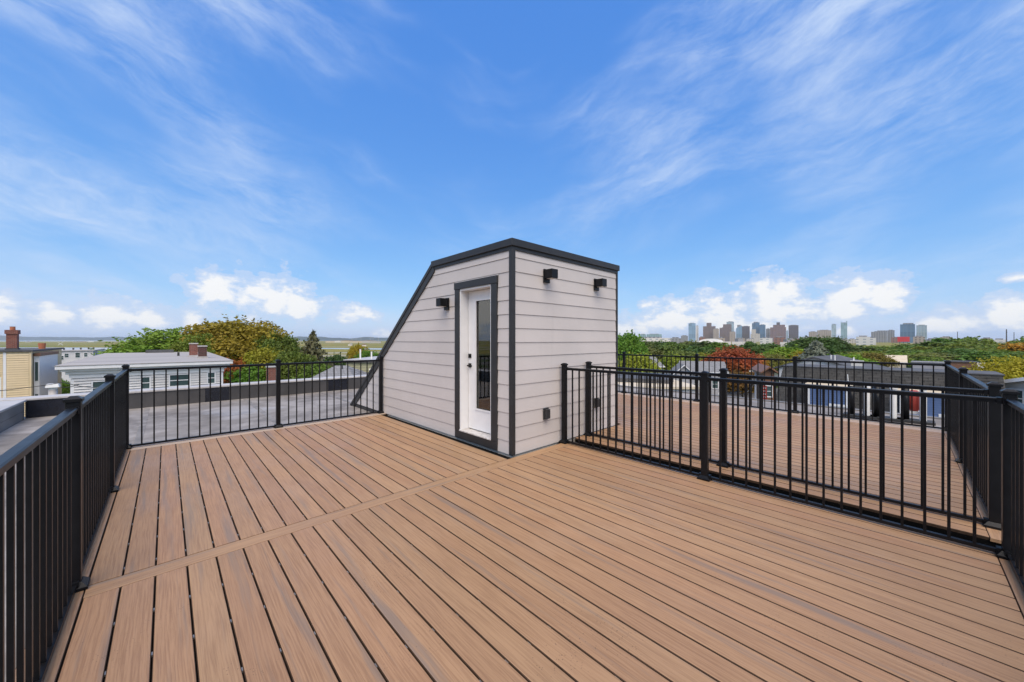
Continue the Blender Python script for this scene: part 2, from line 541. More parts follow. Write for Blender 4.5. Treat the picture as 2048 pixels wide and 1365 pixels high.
M['pane'] = mottled('window_pane', (0.035, 0.06, 0.06), (0.07, 0.11, 0.105), 1.2, 0.12, 0.6)
M['shingle'] = brick_mat('asphalt_shingle', (0.075, 0.072, 0.067), (0.100, 0.095, 0.088), (0.055, 0.053, 0.050), 0.32, 0.1383)
M['grey_shingle'] = brick_mat('grey_roof_shingle', (0.20, 0.20, 0.205), (0.26, 0.26, 0.265), (0.13, 0.13, 0.13), 0.32, 0.14)
M['brick'] = brick_mat('red_brick', (0.245, 0.065, 0.040), (0.165, 0.042, 0.030), (0.25, 0.20, 0.17))
M['soot_brick'] = brick_mat('sooty_brick', (0.10, 0.035, 0.028), (0.055, 0.028, 0.025), (0.12, 0.10, 0.09))
M['pot'] = mottled('terracotta_pot', (0.36, 0.12, 0.055), (0.44, 0.16, 0.08), 6, 0.8)
M['bark'] = mottled('bark', (0.06, 0.045, 0.035), (0.11, 0.085, 0.065), 8, 0.9, bumpy=0.4)
M['leaf'] = foliage_mat()
M['white_pipe'] = mottled('white_pvc', (0.70, 0.69, 0.66), (0.78, 0.77, 0.74), 6, 0.4)
M['red_paint'] = mottled('red_paint', (0.36, 0.045, 0.03), (0.45, 0.06, 0.04), 5, 0.5)
M['cable'] = mottled('black_cable', (0.02, 0.02, 0.02), (0.04, 0.04, 0.04), 5, 0.7)
M['tan_roof'] = mottled('tan_gravel_roof', (0.50, 0.42, 0.30), (0.58, 0.50, 0.38), 1.0, 0.8)
M['pale_conc'] = mottled('pale_concrete', (0.60, 0.57, 0.53), (0.72, 0.69, 0.65), 0.02, 0.8)

# ------------------------------------------------------------------ ground, water, hills
GZ, SEA = -10.0, -22.0


def ground_z(x, y):
    r = math.hypot(x, y)
    k = min(1.0, max(0.0, (r - 240) / 360.0))
    return GZ + (SEA - GZ) * k * k * (3 - 2 * k)


def ground_mat():
    m, t, b = base_mat('ground_cover', 0.95, 0.1)
    geo = t.n('ShaderNodeNewGeometry')
    sp = t.n('ShaderNodeSeparateXYZ'); t.link(geo.outputs['Position'], sp.inputs[0])
    x, y = sp.outputs[0], sp.outputs[1]
    aL, cL = -0.29, 0.957            # towards the marsh
    al_ = t.m('ADD', t.m('MULTIPLY', x, aL * -0.2 + 0.25), t.m('MULTIPLY', y, 0.968))
    ac_ = t.m('SUBTRACT', t.m('MULTIPLY', x, 0.968), t.m('MULTIPLY', y, 0.25))
    bands = t.noise(t.comb(t.m('DIVIDE', al_, 420.0), t.m('DIVIDE', ac_, 2600.0), 0.0), 1.0, 5, 0.6)
    patch = t.noise(t.comb(t.m('DIVIDE', al_, 90.0), t.m('DIVIDE', ac_, 420.0), 4.0), 1.0, 5, 0.65)
    f = t.m('ADD', t.m('MULTIPLY', bands, 0.68), t.m('MULTIPLY', patch, 0.32))
    marsh = t.ramp(f, [(0.36, (0.085, 0.105, 0.025)), (0.44, (0.16, 0.175, 0.035)), (0.49, (0.26, 0.20, 0.055)),
                       (0.53, (0.11, 0.13, 0.03)), (0.58, (0.32, 0.29, 0.21)), (0.63, (0.15, 0.155, 0.045))])
    near = t.mix(t.ss(t.noise(geo.outputs['Position'], 0.06, 4), 0.42, 0.58), (0.05, 0.075, 0.025), (0.12, 0.115, 0.11))
    d = t.m('SQRT', t.m('ADD', t.m('MULTIPLY', x, x), t.m('MULTIPLY', y, y)))
    t.link(t.mix(t.ss(d, 220.0, 420.0), near, marsh), b.inputs['Base Color'])
    return m


gv, gf = [], []
radii = [0, 12, 40, 90, 160, 240, 290, 340, 390, 440, 490, 540, 600, 800, 1200, 2000, 3500, 5500, 8500]
NSEG = 72
for i, r in enumerate(radii):
    for j in range(NSEG):
        a = 2 * math.pi * j / NSEG
        x, y = r * math.cos(a), r * math.sin(a)
        gv.append((x, y, ground_z(x, y)))
for i in range(len(radii) - 1):
    for j in range(NSEG):
        a, b_ = i * NSEG + j, i * NSEG + (j + 1) % NSEG
        gf.append((a, b_, b_ + NSEG, a + NSEG))
gm = MB(); gm.v, gm.f = gv, gf
tag(gm.build('ground', ground_mat(), smooth=True), kind='structure')

mw, tw, bw_ = base_mat('harbour_water', 0.12, 0.5)
bw_.inputs['Base Color'].default_value = (0.16, 0.19, 0.21, 1)
tcw = tw.n('ShaderNodeNewGeometry')
bump(tw, bw_, tw.noise(tcw.outputs['Position'], 0.25, 4), 0.25, 0.6)
ow = MB()
for a0 in range(0, 360, 10):
    a, b_ = R(a0), R(a0 + 10)
    ow.add([(8400 * math.cos(a), 8400 * math.sin(a), SEA - .6), (60000 * math.cos(a), 60000 * math.sin(a), SEA - .6),
            (60000 * math.cos(b_), 60000 * math.sin(b_), SEA - .6), (8400 * math.cos(b_), 8400 * math.sin(b_), SEA - .6)], [(0, 1, 2, 3)])
tag(ow.build('ocean_water', mw), kind='structure')
iw = MB()
near_e = [(-400, 800), (-100, 790), (120, 800), (260, 760), (330, 800), (420, 900), (560, 1000), (700, 900), (770, 860), (840, 930)]
far_e = [(860, 1000), (760, 1010), (690, 1040), (560, 1090), (430, 1120), (330, 1060), (240, 1080), (100, 1120), (-120, 1090), (-400, 1100)]
poly = [P(px, t) + (SEA + .25,) for px, t in near_e] + [P(px, t) + (SEA + .25,) for px, t in far_e]
n_ = len(near_e)
iw.add(poly, [(i, i + 1, 2 * n_ - 2 - i, 2 * n_ - 1 - i) for i in range(n_ - 1)])
tag(iw.build('inlet_water', mw), kind='structure')

M['far_hill'] = mottled('far_woodland', (0.035, 0.055, 0.06), (0.055, 0.075, 0.075), 0.002, 0.95, 0.1)


def hill_ridge(px0, px1, t, hmin, hmax, seed):
    r_ = np.random.default_rng(seed)
    n = 90
    ks = r_.uniform(0, 6.28, 6)
    mb = MB()
    rows = []
    for i in range(n + 1):
        u = i / n
        h = sum(math.sin(u * (5 + 9 * k) + ks[k]) / (1 + k) for k in range(6)) * 0.25 + 0.5 + r_.uniform(-.05, .05)
        h = hmin + (hmax - hmin) * max(0, min(1, h))
        h *= min(1, u * 9, (1 - u) * 9)
        px = px0 + (px1 - px0) * u
        q = [P(px, t * k) for k in (0.97, 1.0, 1.06)]
        rows.append([(q[0][0], q[0][1], SEA - 2), (q[1][0], q[1][1], SEA + h), (q[2][0], q[2][1], SEA - 2)])
    for i in range(n):
        a, b_ = rows[i], rows[i + 1]
        k = len(mb.v)
        mb.v += a + b_
        mb.f += [(k, k + 3, k + 4, k + 1), (k + 1, k + 4, k + 5, k + 2)]
    return tag(mb.build('hills', M['far_hill'], smooth=True), kind='structure')


hill_ridge(-260, 300, 12500, 90, 190, 3)
hill_ridge(200, 620, 14500, 70, 150, 5)
hill_ridge(560, 900, 11500, 60, 160, 8)

# ------------------------------------------------------------------ own building: roof, parapets
ROOF = -0.08
bld = empty('apartment_building', (4.4, 4.6, GZ), label='our own flat roofed building with pale grey membrane and dark parapet', cat='building')


def bpart(mb, name, mat, parent=bld, **k):
    """parts given in world coordinates, shifted into the building's frame"""
    L = bld.location
    mb.v = [(x - L[0], y - L[1], z - L[2]) for x, y, z in mb.v]
    return mb.build(name, mat, parent, **k)


bpart(MB().box(-2.50, 11.28, -1.6, 12.55, GZ, ROOF - .03), 'wall', M['grey_siding'])
xs = [-2.05, -0.3, 1.55, 3.4, 5.25, 7.1, 8.95, 11.25]
for i in range(len(xs) - 1):
    k = .0035 * (i % 2)
    bpart(MB().box(xs[i] - (.05 if i else 0), xs[i + 1], -1.2, 12.08, ROOF - .028, ROOF + k), 'roof_membrane', M['membrane'])
M['seam'] = mottled('weld_seam', (0.16, 0.146, 0.132), (0.27, 0.25, 0.23), 5, 0.6, 0.2)
for x in xs[1:-1]:
    bpart(MB().box(x - .06, x + .03, -1.1, 12.07, ROOF + .0042, ROOF + .0072), 'seam_strip', M['seam'])
par = bpart(MB().box(-2.06, 11.28, 12.08, 12.42, ROOF - .03, .275), 'parapet', M['parapet'])
for x0, x1 in ((-2.56, 1.05), (1.053, 4.2), (4.203, 7.6), (7.603, 11.34)):
    bpart(MB().box(x0, x1, 12.05, 12.50, .277, .322), 'coping', M['coping'], bevel=.008)
bpart(MB().box(-2.50, -2.065, -1.6, 12.048, ROOF - .03, .262), 'parapet', M['parapet'])
for y0, y1 in ((-1.62, 3.4), (3.403, 8.2), (8.203, 12.045)):
    bpart(MB().box(-2.56, -2.03, y0, y1, .264, .306), 'coping', M['coping'], bevel=.008)
for k, (z0, z1) in enumerate(((ROOF + .006, .085), (.09, .255))):
    bpart(MB().box(-2.063, -2.048, -1.5, 11.95, z0, z1), 'parapet_board', M['parapet_board'])
for x0, x1 in ((-2.04, -1.52), (0.72, 1.20), (3.62, 4.20), (6.4, 6.9)):
    bpart(MB().box(x0, x1, 12.066, 12.079, ROOF + .004, .270), 'flashing_patch', M['patch'])
bpart(MB().box(4.365, 4.552, -.62, 3.44, ROOF + .005, ROOF + .014), 'gap_shade_strip', M['under'])  # added black strip; its colour gives the gap a deep, shaded look
bpart(MB().box(11.2, 11.32, -1.6, 12.07, ROOF - .06, ROOF + .03), 'roof_edge', M['parapet_board'], bevel=.01)

# ------------------------------------------------------------------ decks
PITCH, GAP = 0.1515, 0.0060


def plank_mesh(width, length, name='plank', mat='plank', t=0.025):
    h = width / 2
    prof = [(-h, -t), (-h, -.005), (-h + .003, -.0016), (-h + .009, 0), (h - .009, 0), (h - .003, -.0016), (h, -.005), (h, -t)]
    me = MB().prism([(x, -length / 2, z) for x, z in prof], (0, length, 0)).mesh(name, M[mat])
    me.materials.append(M['plank_edge_shade'])           # shade inside the gaps painted on as a dark edge colour
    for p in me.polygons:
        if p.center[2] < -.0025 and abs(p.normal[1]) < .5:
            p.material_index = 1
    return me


def lay(name, me, parent, x, y, rz=0.0, z=0.0):
    L = parent.location
    return place(name, me, parent, (x - L[0], y - L[1], z - L[2]), rz)


deck = empty('roof_deck', (-.5, -.6, -.05), label='brown composite plank roof deck in front, with a cross board', cat='deck')
X0 = -0.352
YF0, YS0, YS1, YR1 = -0.444, 3.255, 3.409, 7.176
me_front = plank_mesh(PITCH - GAP, YS0 - YF0 - .004)
me_rear = plank_mesh(PITCH - GAP, YR1 - YS1 - .004)
n_front = 30
for i in range(n_front):
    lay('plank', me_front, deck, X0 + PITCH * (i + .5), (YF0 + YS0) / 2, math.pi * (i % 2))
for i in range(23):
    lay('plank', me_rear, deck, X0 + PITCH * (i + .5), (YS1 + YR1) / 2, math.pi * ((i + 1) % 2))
XE = X0 + PITCH * n_front                                     # outer edge of the last front plank
rot = math.pi / 2
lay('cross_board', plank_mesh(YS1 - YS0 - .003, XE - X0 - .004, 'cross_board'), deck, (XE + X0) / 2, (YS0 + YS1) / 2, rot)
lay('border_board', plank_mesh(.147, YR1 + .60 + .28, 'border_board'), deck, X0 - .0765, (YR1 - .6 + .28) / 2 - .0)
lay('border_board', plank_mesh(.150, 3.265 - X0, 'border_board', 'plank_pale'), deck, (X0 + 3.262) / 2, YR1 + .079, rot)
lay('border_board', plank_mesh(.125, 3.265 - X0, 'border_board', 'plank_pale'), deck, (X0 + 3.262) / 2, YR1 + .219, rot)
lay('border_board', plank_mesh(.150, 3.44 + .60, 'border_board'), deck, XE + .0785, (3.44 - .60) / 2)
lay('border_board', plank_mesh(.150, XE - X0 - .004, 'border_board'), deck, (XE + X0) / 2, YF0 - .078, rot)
dm = deck.location
MBs = MB()
for (x0, x1, y0, y1) in ((X0 - .14, XE + .145, -.59, YS1 + .02), (X0 - .14, 3.255, YS1 + .02, YR1 + .27)):
    MBs.box(x0 - dm[0], x1 - dm[0], y0 - dm[1], y1 - dm[1], ROOF + .012 - dm[2], -.0285 - dm[2])
MBs.build('joist_shade_pad', M['under'], deck)  # black sheet below the boards; shadow in the gaps painted as its colour
fb = MB().box(XE + .156 - dm[0], XE + .172 - dm[0], -.59 - dm[1], 3.44 - dm[1], ROOF + .02 - dm[2], -.012 - dm[2])
fb.build('fascia_board', M['under'], deck)
cl = MB()
for i in range(1, 14):
    x = X0 + PITCH * i - dm[0]
    for ya, yb in ((YF0, YS0), (YS1, YR1)):
        y = ya + .12
        while y < yb:
            cl.box(x - .0034, x + .0034, y - dm[1] - .012, y - dm[1] + .012, -.019 - dm[2], -.009 - dm[2])
            y += .40
tag(cl.build('plank_clips', M['clip'], deck), kind='stuff')

deck2 = empty('roof_deck', (4.56, -.6, -.05), label='second brown plank roof deck beyond the two parallel railings', cat='deck')
X2, Y20, Y21 = 4.556, -0.447, 7.0
GAP = 0.0080
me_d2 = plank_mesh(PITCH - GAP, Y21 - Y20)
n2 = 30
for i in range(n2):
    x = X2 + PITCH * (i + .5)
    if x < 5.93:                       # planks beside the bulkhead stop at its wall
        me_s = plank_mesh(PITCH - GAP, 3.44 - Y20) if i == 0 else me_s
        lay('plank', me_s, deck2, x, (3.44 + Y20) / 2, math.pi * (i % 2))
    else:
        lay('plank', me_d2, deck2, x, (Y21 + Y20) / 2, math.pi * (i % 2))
XE2 = X2 + PITCH * n2
for k in range(2):
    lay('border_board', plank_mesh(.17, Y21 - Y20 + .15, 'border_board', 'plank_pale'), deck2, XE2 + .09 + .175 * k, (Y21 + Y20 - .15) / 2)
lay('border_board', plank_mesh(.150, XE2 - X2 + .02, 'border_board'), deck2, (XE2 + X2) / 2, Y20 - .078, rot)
d2 = deck2.location
MB().box(X2 + .02 - d2[0], XE2 + .33 - d2[0], -.58 - d2[1], 3.43 - d2[1], ROOF + .012 - d2[2], -.0285 - d2[2]).build('joist_shade_pad', M['under'], deck2)  # same black sheet, painting the gap shade under the second deck
MB().box(5.86 - d2[0], XE2 + .33 - d2[0], 3.432 - d2[1], Y21 - d2[1], ROOF + .012 - d2[2], -.0285 - d2[2]).build('joist_shade_pad', M['under'], deck2)
MB().box(X2 + .001 - d2[0], X2 + .017 - d2[0], -.59 - d2[1], 3.44 - d2[1], ROOF + .004 - d2[2], -.028 - d2[2]).build('fascia_board', M['under'], deck2)

# ------------------------------------------------------------------ railings
RT = 1.085
PH = 1.128
me_post = MB().box(-.031, .031, -.031, .031, .0, PH).mesh('post', M['black_metal'])
me_cap = MB().frustum(0, 0, PH, PH + .018, .038, .038, .038, .038).frustum(0, 0, PH + .0181, PH + .034, .036, .036, .016, .016).mesh('post_cap', M['black_metal'])
me_skirt = MB().frustum(0, 0, .001, .018, .061, .061, .061, .061).frustum(0, 0, .0181, .046, .058, .058, .035, .035).mesh('post_skirt', M['black_metal'])
me_bal = MB().box(-.0083, .0083, -.0083, .0083, .040, RT - .022).mesh('baluster', M['black_metal'])


def railing(label, axis, fixed, stops, own, spacing=.1205):
    """stops: post positions along the run; own: which of them belong to this railing"""
    pt = (lambda s: (fixed, s)) if axis == 'y' else (lambda s: (s, fixed))
    first = [s for s, o in zip(stops, own) if o][0]
    e = empty('deck_railing', pt(first) + (0,), label=label, cat='railing', group='black metal railings round the decks')
    ex, ey = pt(first)
    for s, o in zip(stops, own):
        if not o:
            continue
        x, y = pt(s)
        p = place('post', me_post, e, (x - ex, y - ey, 0), bevel=.004)
        place('post_cap', me_cap, p); place('post_skirt', me_skirt, p)
    for a, b_ in zip(stops[:-1], stops[1:]):
        a, b_ = min(a, b_) + .0315, max(a, b_) - .0315
        L = b_ - a
        rzz = 0 if axis == 'y' else -math.pi / 2
        x, y = pt((a + b_) / 2)
        top = MB().box(-.017, .017, -L / 2, L / 2, RT - .023, RT - .004).prism(
            [(-.022, -L / 2, RT - .0035), (.022, -L / 2, RT - .0035), (.022, -L / 2, RT + .007), (.016, -L / 2, RT + .012), (-.016, -L / 2, RT + .012), (-.022, -L / 2, RT + .007)], (0, L, 0))
        place('top_rail', top.mesh('top_rail', M['black_metal']), e, (x - ex, y - ey, 0), rzz)
        for q in (-L / 2, L / 2):
            s = 1 if q < 0 else -1
            place('rail_bracket', MB().box(-.025, .025, q, q + s * .024, RT - .028, RT + .015).mesh('rail_bracket', M['black_metal']), e, (x - ex, y - ey, 0), rzz)
            place('rail_bracket', MB().box(-.025, .025, q, q + s * .024, .008, .055).mesh('rail_bracket', M['black_metal']), e, (x - ex, y - ey, 0), rzz)
        place('bottom_rail', MB().box(-.0155, .0155, -L / 2, L / 2, .016, .042).mesh('bottom_rail', M['black_metal']), e, (x - ex, y - ey, 0), rzz)
        n = max(1, round(L / spacing) - 1)
        for i in range(n):
            x, y = pt(a + L * (i + 1) / (n + 1))
            place('baluster', me_bal, e, (x - ex, y - ey, 0))
    return e


XL, YFAR, YR, XA, XB, XF = -.404, 7.335, -.500, 4.230, 4.835, 9.40
railing('black railing along the left edge, nearest the camera on the left', 'y', XL, [YR, 1.43, 3.42, 5.37, YFAR], [1, 1, 1, 1, 1])
railing('black railing at the far left end, meeting the bulkhead wall beside the bare roof', 'x', YFAR, [XL, 1.40, 3.205], [0, 1, 1])
railing('nearer of the two parallel black railings right of the bulkhead', 'y', XA, [YR, 1.465, 3.385], [1, 1, 1], .1165)
railing('farther of the two parallel black railings, on the edge of the second deck', 'y', XB, [YR, 1.465, 3.385], [1, 1, 1], .1165)
railing('farthest black railing, along the back of the second deck below the skyline', 'y', XF, [YR, 1.52, 3.44, 5.39, 6.9], [1, 1, 1, 1, 1])
railing('black railing along the right side of the second deck, seen nearly end on', 'x', YR, [XB, 7.09, XF], [0, 1, 0])
railing('black railing at the right edge of the picture, nearest the camera', 'x', YR, [XL, 1.1, 2.66, XA], [0, 1, 1, 0])

# ------------------------------------------------------------------ stair bulkhead
W, V = 3.265, 3.470
bh = empty('stair_bulkhead', (W, V, 0), label='light grey clapboard stair bulkhead with sloping back and charcoal trim', cat='bulkhead')
XR = 5.785 - W          # depth across
KY, KZ = 5.36 - V, 2.70
LY, LZ = 9.02 - V, ROOF


def smax(z):            # where the door face is cut by the sloping back
    return KY + (KZ - z) * (LY - KY) / (KZ - LZ)


DY0, DY1, DZ0, DZ1 = 3.862 - V, 4.605 - V, .125, 2.262
wl = MB()
T = .09
wl.prism([(0.016, DY1, ROOF + .003), (0.016, smax(ROOF + .003), ROOF + .003), (0.016, KY, KZ), (0.016, DY1, KZ)], (T, 0, 0))
wl.box(.016, .016 + T, .02, DY0, ROOF + .003, KZ).box(.016, .016 + T, DY0, DY1, DZ1, KZ).box(.016, .016 + T, DY0, DY1, ROOF + .003, DZ0 - .002)
wl.box(.016 + T, XR, .016, .016 + T, ROOF + .003, KZ)
wl.prism([(XR - T, .016 + T, ROOF + .003), (XR - T, smax(ROOF + .003), ROOF + .003), (XR - T, KY, KZ), (XR - T, .016 + T, KZ)], (T, 0, 0))
wl.build('wall', M['interior'], bh)
rf = MB().prism([(-.0, .0, KZ + .0), (0, KY + .02, KZ), (0, KY + .02, KZ + .06), (0, 0, KZ + .06)], (XR, 0, 0))
rf.build('flat_top', M['dark_roof'], bh)
ny, nz = (KZ - LZ), (LY - KY)
ln = math.hypot(ny, nz); ny, nz = ny / ln, nz / ln      # outward normal of the slope
dyS, dzS = (LY - KY) / ln, (LZ - KZ) / ln               # down the slope


def sl(d, o):           # point d metres down the slope, o metres out from it
    return KY + dyS * d + ny * o, KZ + dzS * d + nz * o


sr = MB().prism([(0,) + sl(.0, .0), (0,) + sl(ln - .01, .0), (0,) + sl(ln - .01, .06), (0,) + sl(0, .06)], (XR, 0, 0))
sr.build('sloping_roof', M['dark_roof'], bh)
for xa, xb in ((-.030, .030), (XR - .03, XR + .03)):
    sl_trim = MB().prism([(xa,) + sl(.015, -.075), (xa,) + sl(ln + .06, -.075), (xa,) + sl(ln + .06, .075), (xa,) + sl(-.045, .075)], (xb - xa, 0, 0))
    sl_trim.build('rake_trim', M['trim'], bh)
rk2 = MB().prism([(-.040,) + sl(-.03, .030), (-.040,) + sl(ln + .075, .030), (-.040,) + sl(ln + .075, .086), (-.040,) + sl(-.05, .086)], (.05, 0, 0))
rk2.build('drip_edge', M['trim'], bh)
cap_m = MB().box(-.045, XR + .045, -.045, KY + .045, KZ + .012, KZ + .108)
cap_m.build('roof_cap', M['trim'], bh, bevel=.006)
ct = MB().box(-.022, XR + .02, -.022, .01, KZ - .035, KZ + .0115).box(-.022, .01, .0105, KY - .01, KZ - .035, KZ + .0115)
ct.build('frieze_trim', M['trim'], bh)
MB().box(-.026, .036, -.026, .036, .004, KZ - .036).build('corner_trim', M['trim'], bh, bevel=.004)
MB().box(XR - .026, XR + .022, -.022, .03, .004, KZ - .036).build('corner_trim', M['trim'], bh, bevel=.004)


def lap(face, s0, s1, u0, u1, z0, z1):
    """one lap board: bottom edge from s0 to s1, top edge from u0 to u1"""
    pt = (lambda s, z, o: (-o, s, z)) if face == 'door' else (lambda s, z, o: (s, -o, z))
    bo, to = .0125, .0035
    b_ = MB().hexa([pt(s0, z0, bo), pt(s1, z0, bo), pt(u1, z1, to), pt(u0, z1, to)],
                   [pt(s0, z0, -.0155), pt(s1, z0, -.0155), pt(u1, z1, -.0155), pt(u0, z1, -.0155)])
    return b_.build('siding_board', M['siding'], bh)


zl = [.004] + [.172 + .1847 * k for k in range(14)] + [KZ - .004]
cas_l, cas_r = 4.725 - V, 3.742 - V
for z0, z1 in zip(zl[:-1], zl[1:]):
    z0, z1 = z0 + .002, z1 + .0
    lap('right', .037, XR - .027, .037, XR - .027, z0, z1)
    e0, e1 = smax(z0) - .02, smax(z1) - .02
    if z1 < 2.36 + .02:
        lap('door', .037, cas_r, .037, cas_r, z0, z1)
        lap('door', cas_l, e0, cas_l, e1, z0, z1)
    elif z0 < 2.33:
        lap('door', .037, cas_r - .01, .037, cas_r - .01, z0, z1)
        lap('door', cas_l + .012, e0, cas_l + .012, e1, z0, z1)
        lap('door', cas_r - .008, cas_l + .010, cas_r - .008, cas_l + .010, 2.372, z1)
    else:
        lap('door', .037, e0, .037, e1, z0, z1)
curb = MB().prism([(-.012, 7.47 - V, ROOF + .0045), (-.012, smax(ROOF) + .02, ROOF + .0045), (-.012, smax(.0) - .02, -.001), (-.012, 7.47 - V, -.001)], (.026, 0, 0))
curb.build('base_flashing', M['trim'], bh)
# door casing, jambs, threshold
MB().box(-.034, .014, DY1 + .002, cas_l, DZ0, DZ1 + .001).build('door_casing', M['trim'], bh, bevel=.003)
MB().box(-.034, .014, cas_r, DY0 - .002, DZ0, DZ1 + .001).build('door_casing', M['trim'], bh, bevel=.003)
MB().box(-.040, .014, cas_r - .010, cas_l + .010, DZ1 + .0025, 2.368).build('door_casing', M['trim'], bh, bevel=.003)
MB().box(-.030, .014, cas_r, cas_l, .006, DZ0 - .003).build('riser_board', M['trim'], bh, bevel=.003)
MB().box(-.038, .16, DY0 + .001, DY1 - .001, DZ0 - .002, DZ0 + .016).build('threshold', M['sill'], bh, bevel=.003)
MB().box(-.020, .17, DY1 - .022, DY1 + .0015, DZ0 + .017, DZ1 - .001).build('door_jamb', M['white'], bh)
MB().box(-.020, .17, DY0 - .0015, DY0 + .022, DZ0 + .017, DZ1 - .001).build('door_jamb', M['white'], bh)
MB().box(-.020, .17, DY0 + .0225, DY1 - .0225, DZ1 - .024, DZ1 + .001).build('door_head', M['white'], bh)
# the door itself
d0, d1, z0, z1 = DY0 + .028, DY1 - .032, DZ0 + .030, DZ1 - .030
gy0, gy1, gz0, gz1 = 4.005 - V, 4.392 - V, .462, 2.092
xa, xb = .118, .160
dp = MB().box(xa, xb, d0, gy0, z0, z1).box(xa, xb, gy1, d1, z0, z1).box(xa, xb, gy0, gy1, z0, gz0).box(xa, xb, gy0, gy1, gz1, z1)
door = dp.build('door', M['white'], bh)
bead = MB()
for a in ((gy0 - .012, gy0 + .014, gz0 - .012, gz1 + .012), (gy1 - .014, gy1 + .012, gz0 - .012, gz1 + .012)):
    bead.box(xa - .010, xa - .0005, *a)
bead.box(xa - .010, xa - .0005, gy0 + .0145, gy1 - .0145, gz0 - .012, gz0 + .014).box(xa - .010, xa - .0005, gy0 + .0145, gy1 - .0145, gz1 - .014, gz1 + .012)
bead.build('glazing_bead', M['white'], door)
MB().box(xa + .018, xa + .022, gy0 - .002, gy1 + .002, gz0 - .002, gz1 + .002).build('glass_pane', M['glass'], door)
hd = MB().box(xa - .012, xa - .0005, d1 - .075, d1 - .012, 1.078, 1.142).box(xa - .052, xa - .0125, d1 - .058, d1 - .042, 1.100, 1.116).box(xa - .060, xa - .0525, d1 - .160, d1 - .040, 1.098, 1.118)
hd.build('lever_handle', M['black_metal'], door, bevel=.002)
db = MB().box(xa - .014, xa - .0005, d1 - .075, d1 - .012, 1.222, 1.286).box(xa - .026, xa - .0145, d1 - .056, d1 - .032, 1.240, 1.268)
db.build('deadbolt', M['black_metal'], door, bevel=.002)
MB().box(xa + .05, XR - T - .01, .12, KY - .1, ROOF + .005, .10).build('stair_landing', M['interior'], bh)
M['curtain'] = mottled('landing_timber', (0.20, 0.14, 0.10), (0.28, 0.20, 0.15), 3, 0.6)
MB().box(.86, .89, .12, 1.75, .101, 2.55).build('added_partition', M['interior'], bh)  # added pale panel that lightens and warms the look of the door glass
hr = MB().box(.62, .66, .2, 1.5, .98, 1.03)
for k in range(9):
    hr.box(.63, .65, .25 + .15 * k, .27 + .15 * k, .10, .979)
hr.build('stair_guard', M['curtain'], bh)


def wall_lamp(loc, face, label):
    e = empty('wall_lamp', loc, 0 if face == 'right' else -math.pi / 2, label, 'wall light', 'black box wall lamps on the bulkhead')
    # local -y points away from the wall
    pl = MB().box(-.060, .060, -.022, .001, -.115, .075)
    pl.build('backplate', M['black_metal'], e, bevel=.003)
    hs = MB().box(-.064, .064, -.165, -.035, -.062, .062)
    h = hs.build('lamp_housing', M['black_metal'], e, bevel=.003)
    MB().box(-.040, .040, -.0345, -.0225, -.045, .045).build('arm', M['black_metal'], e)
    MB().box(-.048, .048, -.150, -.050, -.0655, -.0625).build('lens', M['sill'], h)
    return e


wall_lamp((W - .018, 4.955, 2.085), 'door', 'black box wall lamp left of the door')
wall_lamp((3.905, V - .018, 2.415), 'right', 'black box wall lamp on the right wall, nearer the corner post')
wall_lamp((5.135, V - .018, 2.420), 'right', 'black box wall lamp on the right wall, far end above the railing')


def outlet(loc, label):
    e = empty('outlet_box', loc, 0, label, 'outlet', 'weatherproof outlet covers on the bulkhead')
    MB().box(-.050, .050, -.020, .001, -.078, .078).build('backplate', M['trim'], e, bevel=.003)
    MB().box(-.040, .040, -.058, -.0205, -.066, .066).build('hinged_cover', M['trim'], e, bevel=.005)
    return e


outlet((3.892, V - .018, .462), 'charcoal outlet cover low on the right wall, left of the railing posts')
outlet((5.14, V - .018, .47), 'charcoal outlet cover low on the right wall, seen through the railings')

# ------------------------------------------------------------------ trees
def leaf_cloud(name, pts, nrm, size, seed, aspect=1.7, spread=0.9):
    r_ = np.random.default_rng(seed)
    n = len(pts)
    d = nrm + r_.normal(0, spread, (n, 3))
    d /= np.linalg.norm(d, axis=1)[:, None] + 1e-9
    a = np.cross(d, r_.normal(0, 1, (n, 3))); a /= np.linalg.norm(a, axis=1)[:, None] + 1e-9
    b = np.cross(d, a)
    s = size * r_.uniform(0.6, 1.35, n)[:, None]
    v = np.stack([pts - a * s * aspect, pts - b * s + a * s * .15, pts + a * s * aspect, pts + b * s + a * s * .15], 1).reshape(-1, 3)
    me = bpy.data.meshes.new(name)
    me.vertices.add(4 * n); me.vertices.foreach_set('co', v.ravel())
    me.loops.add(4 * n); me.loops.foreach_set('vertex_index', np.arange(4 * n))
    me.polygons.add(n); me.polygons.foreach_set('loop_start', np.arange(0, 4 * n, 4))
    me.update(calc_edges=True)
    me.materials.append(M['leaf'])
    return me


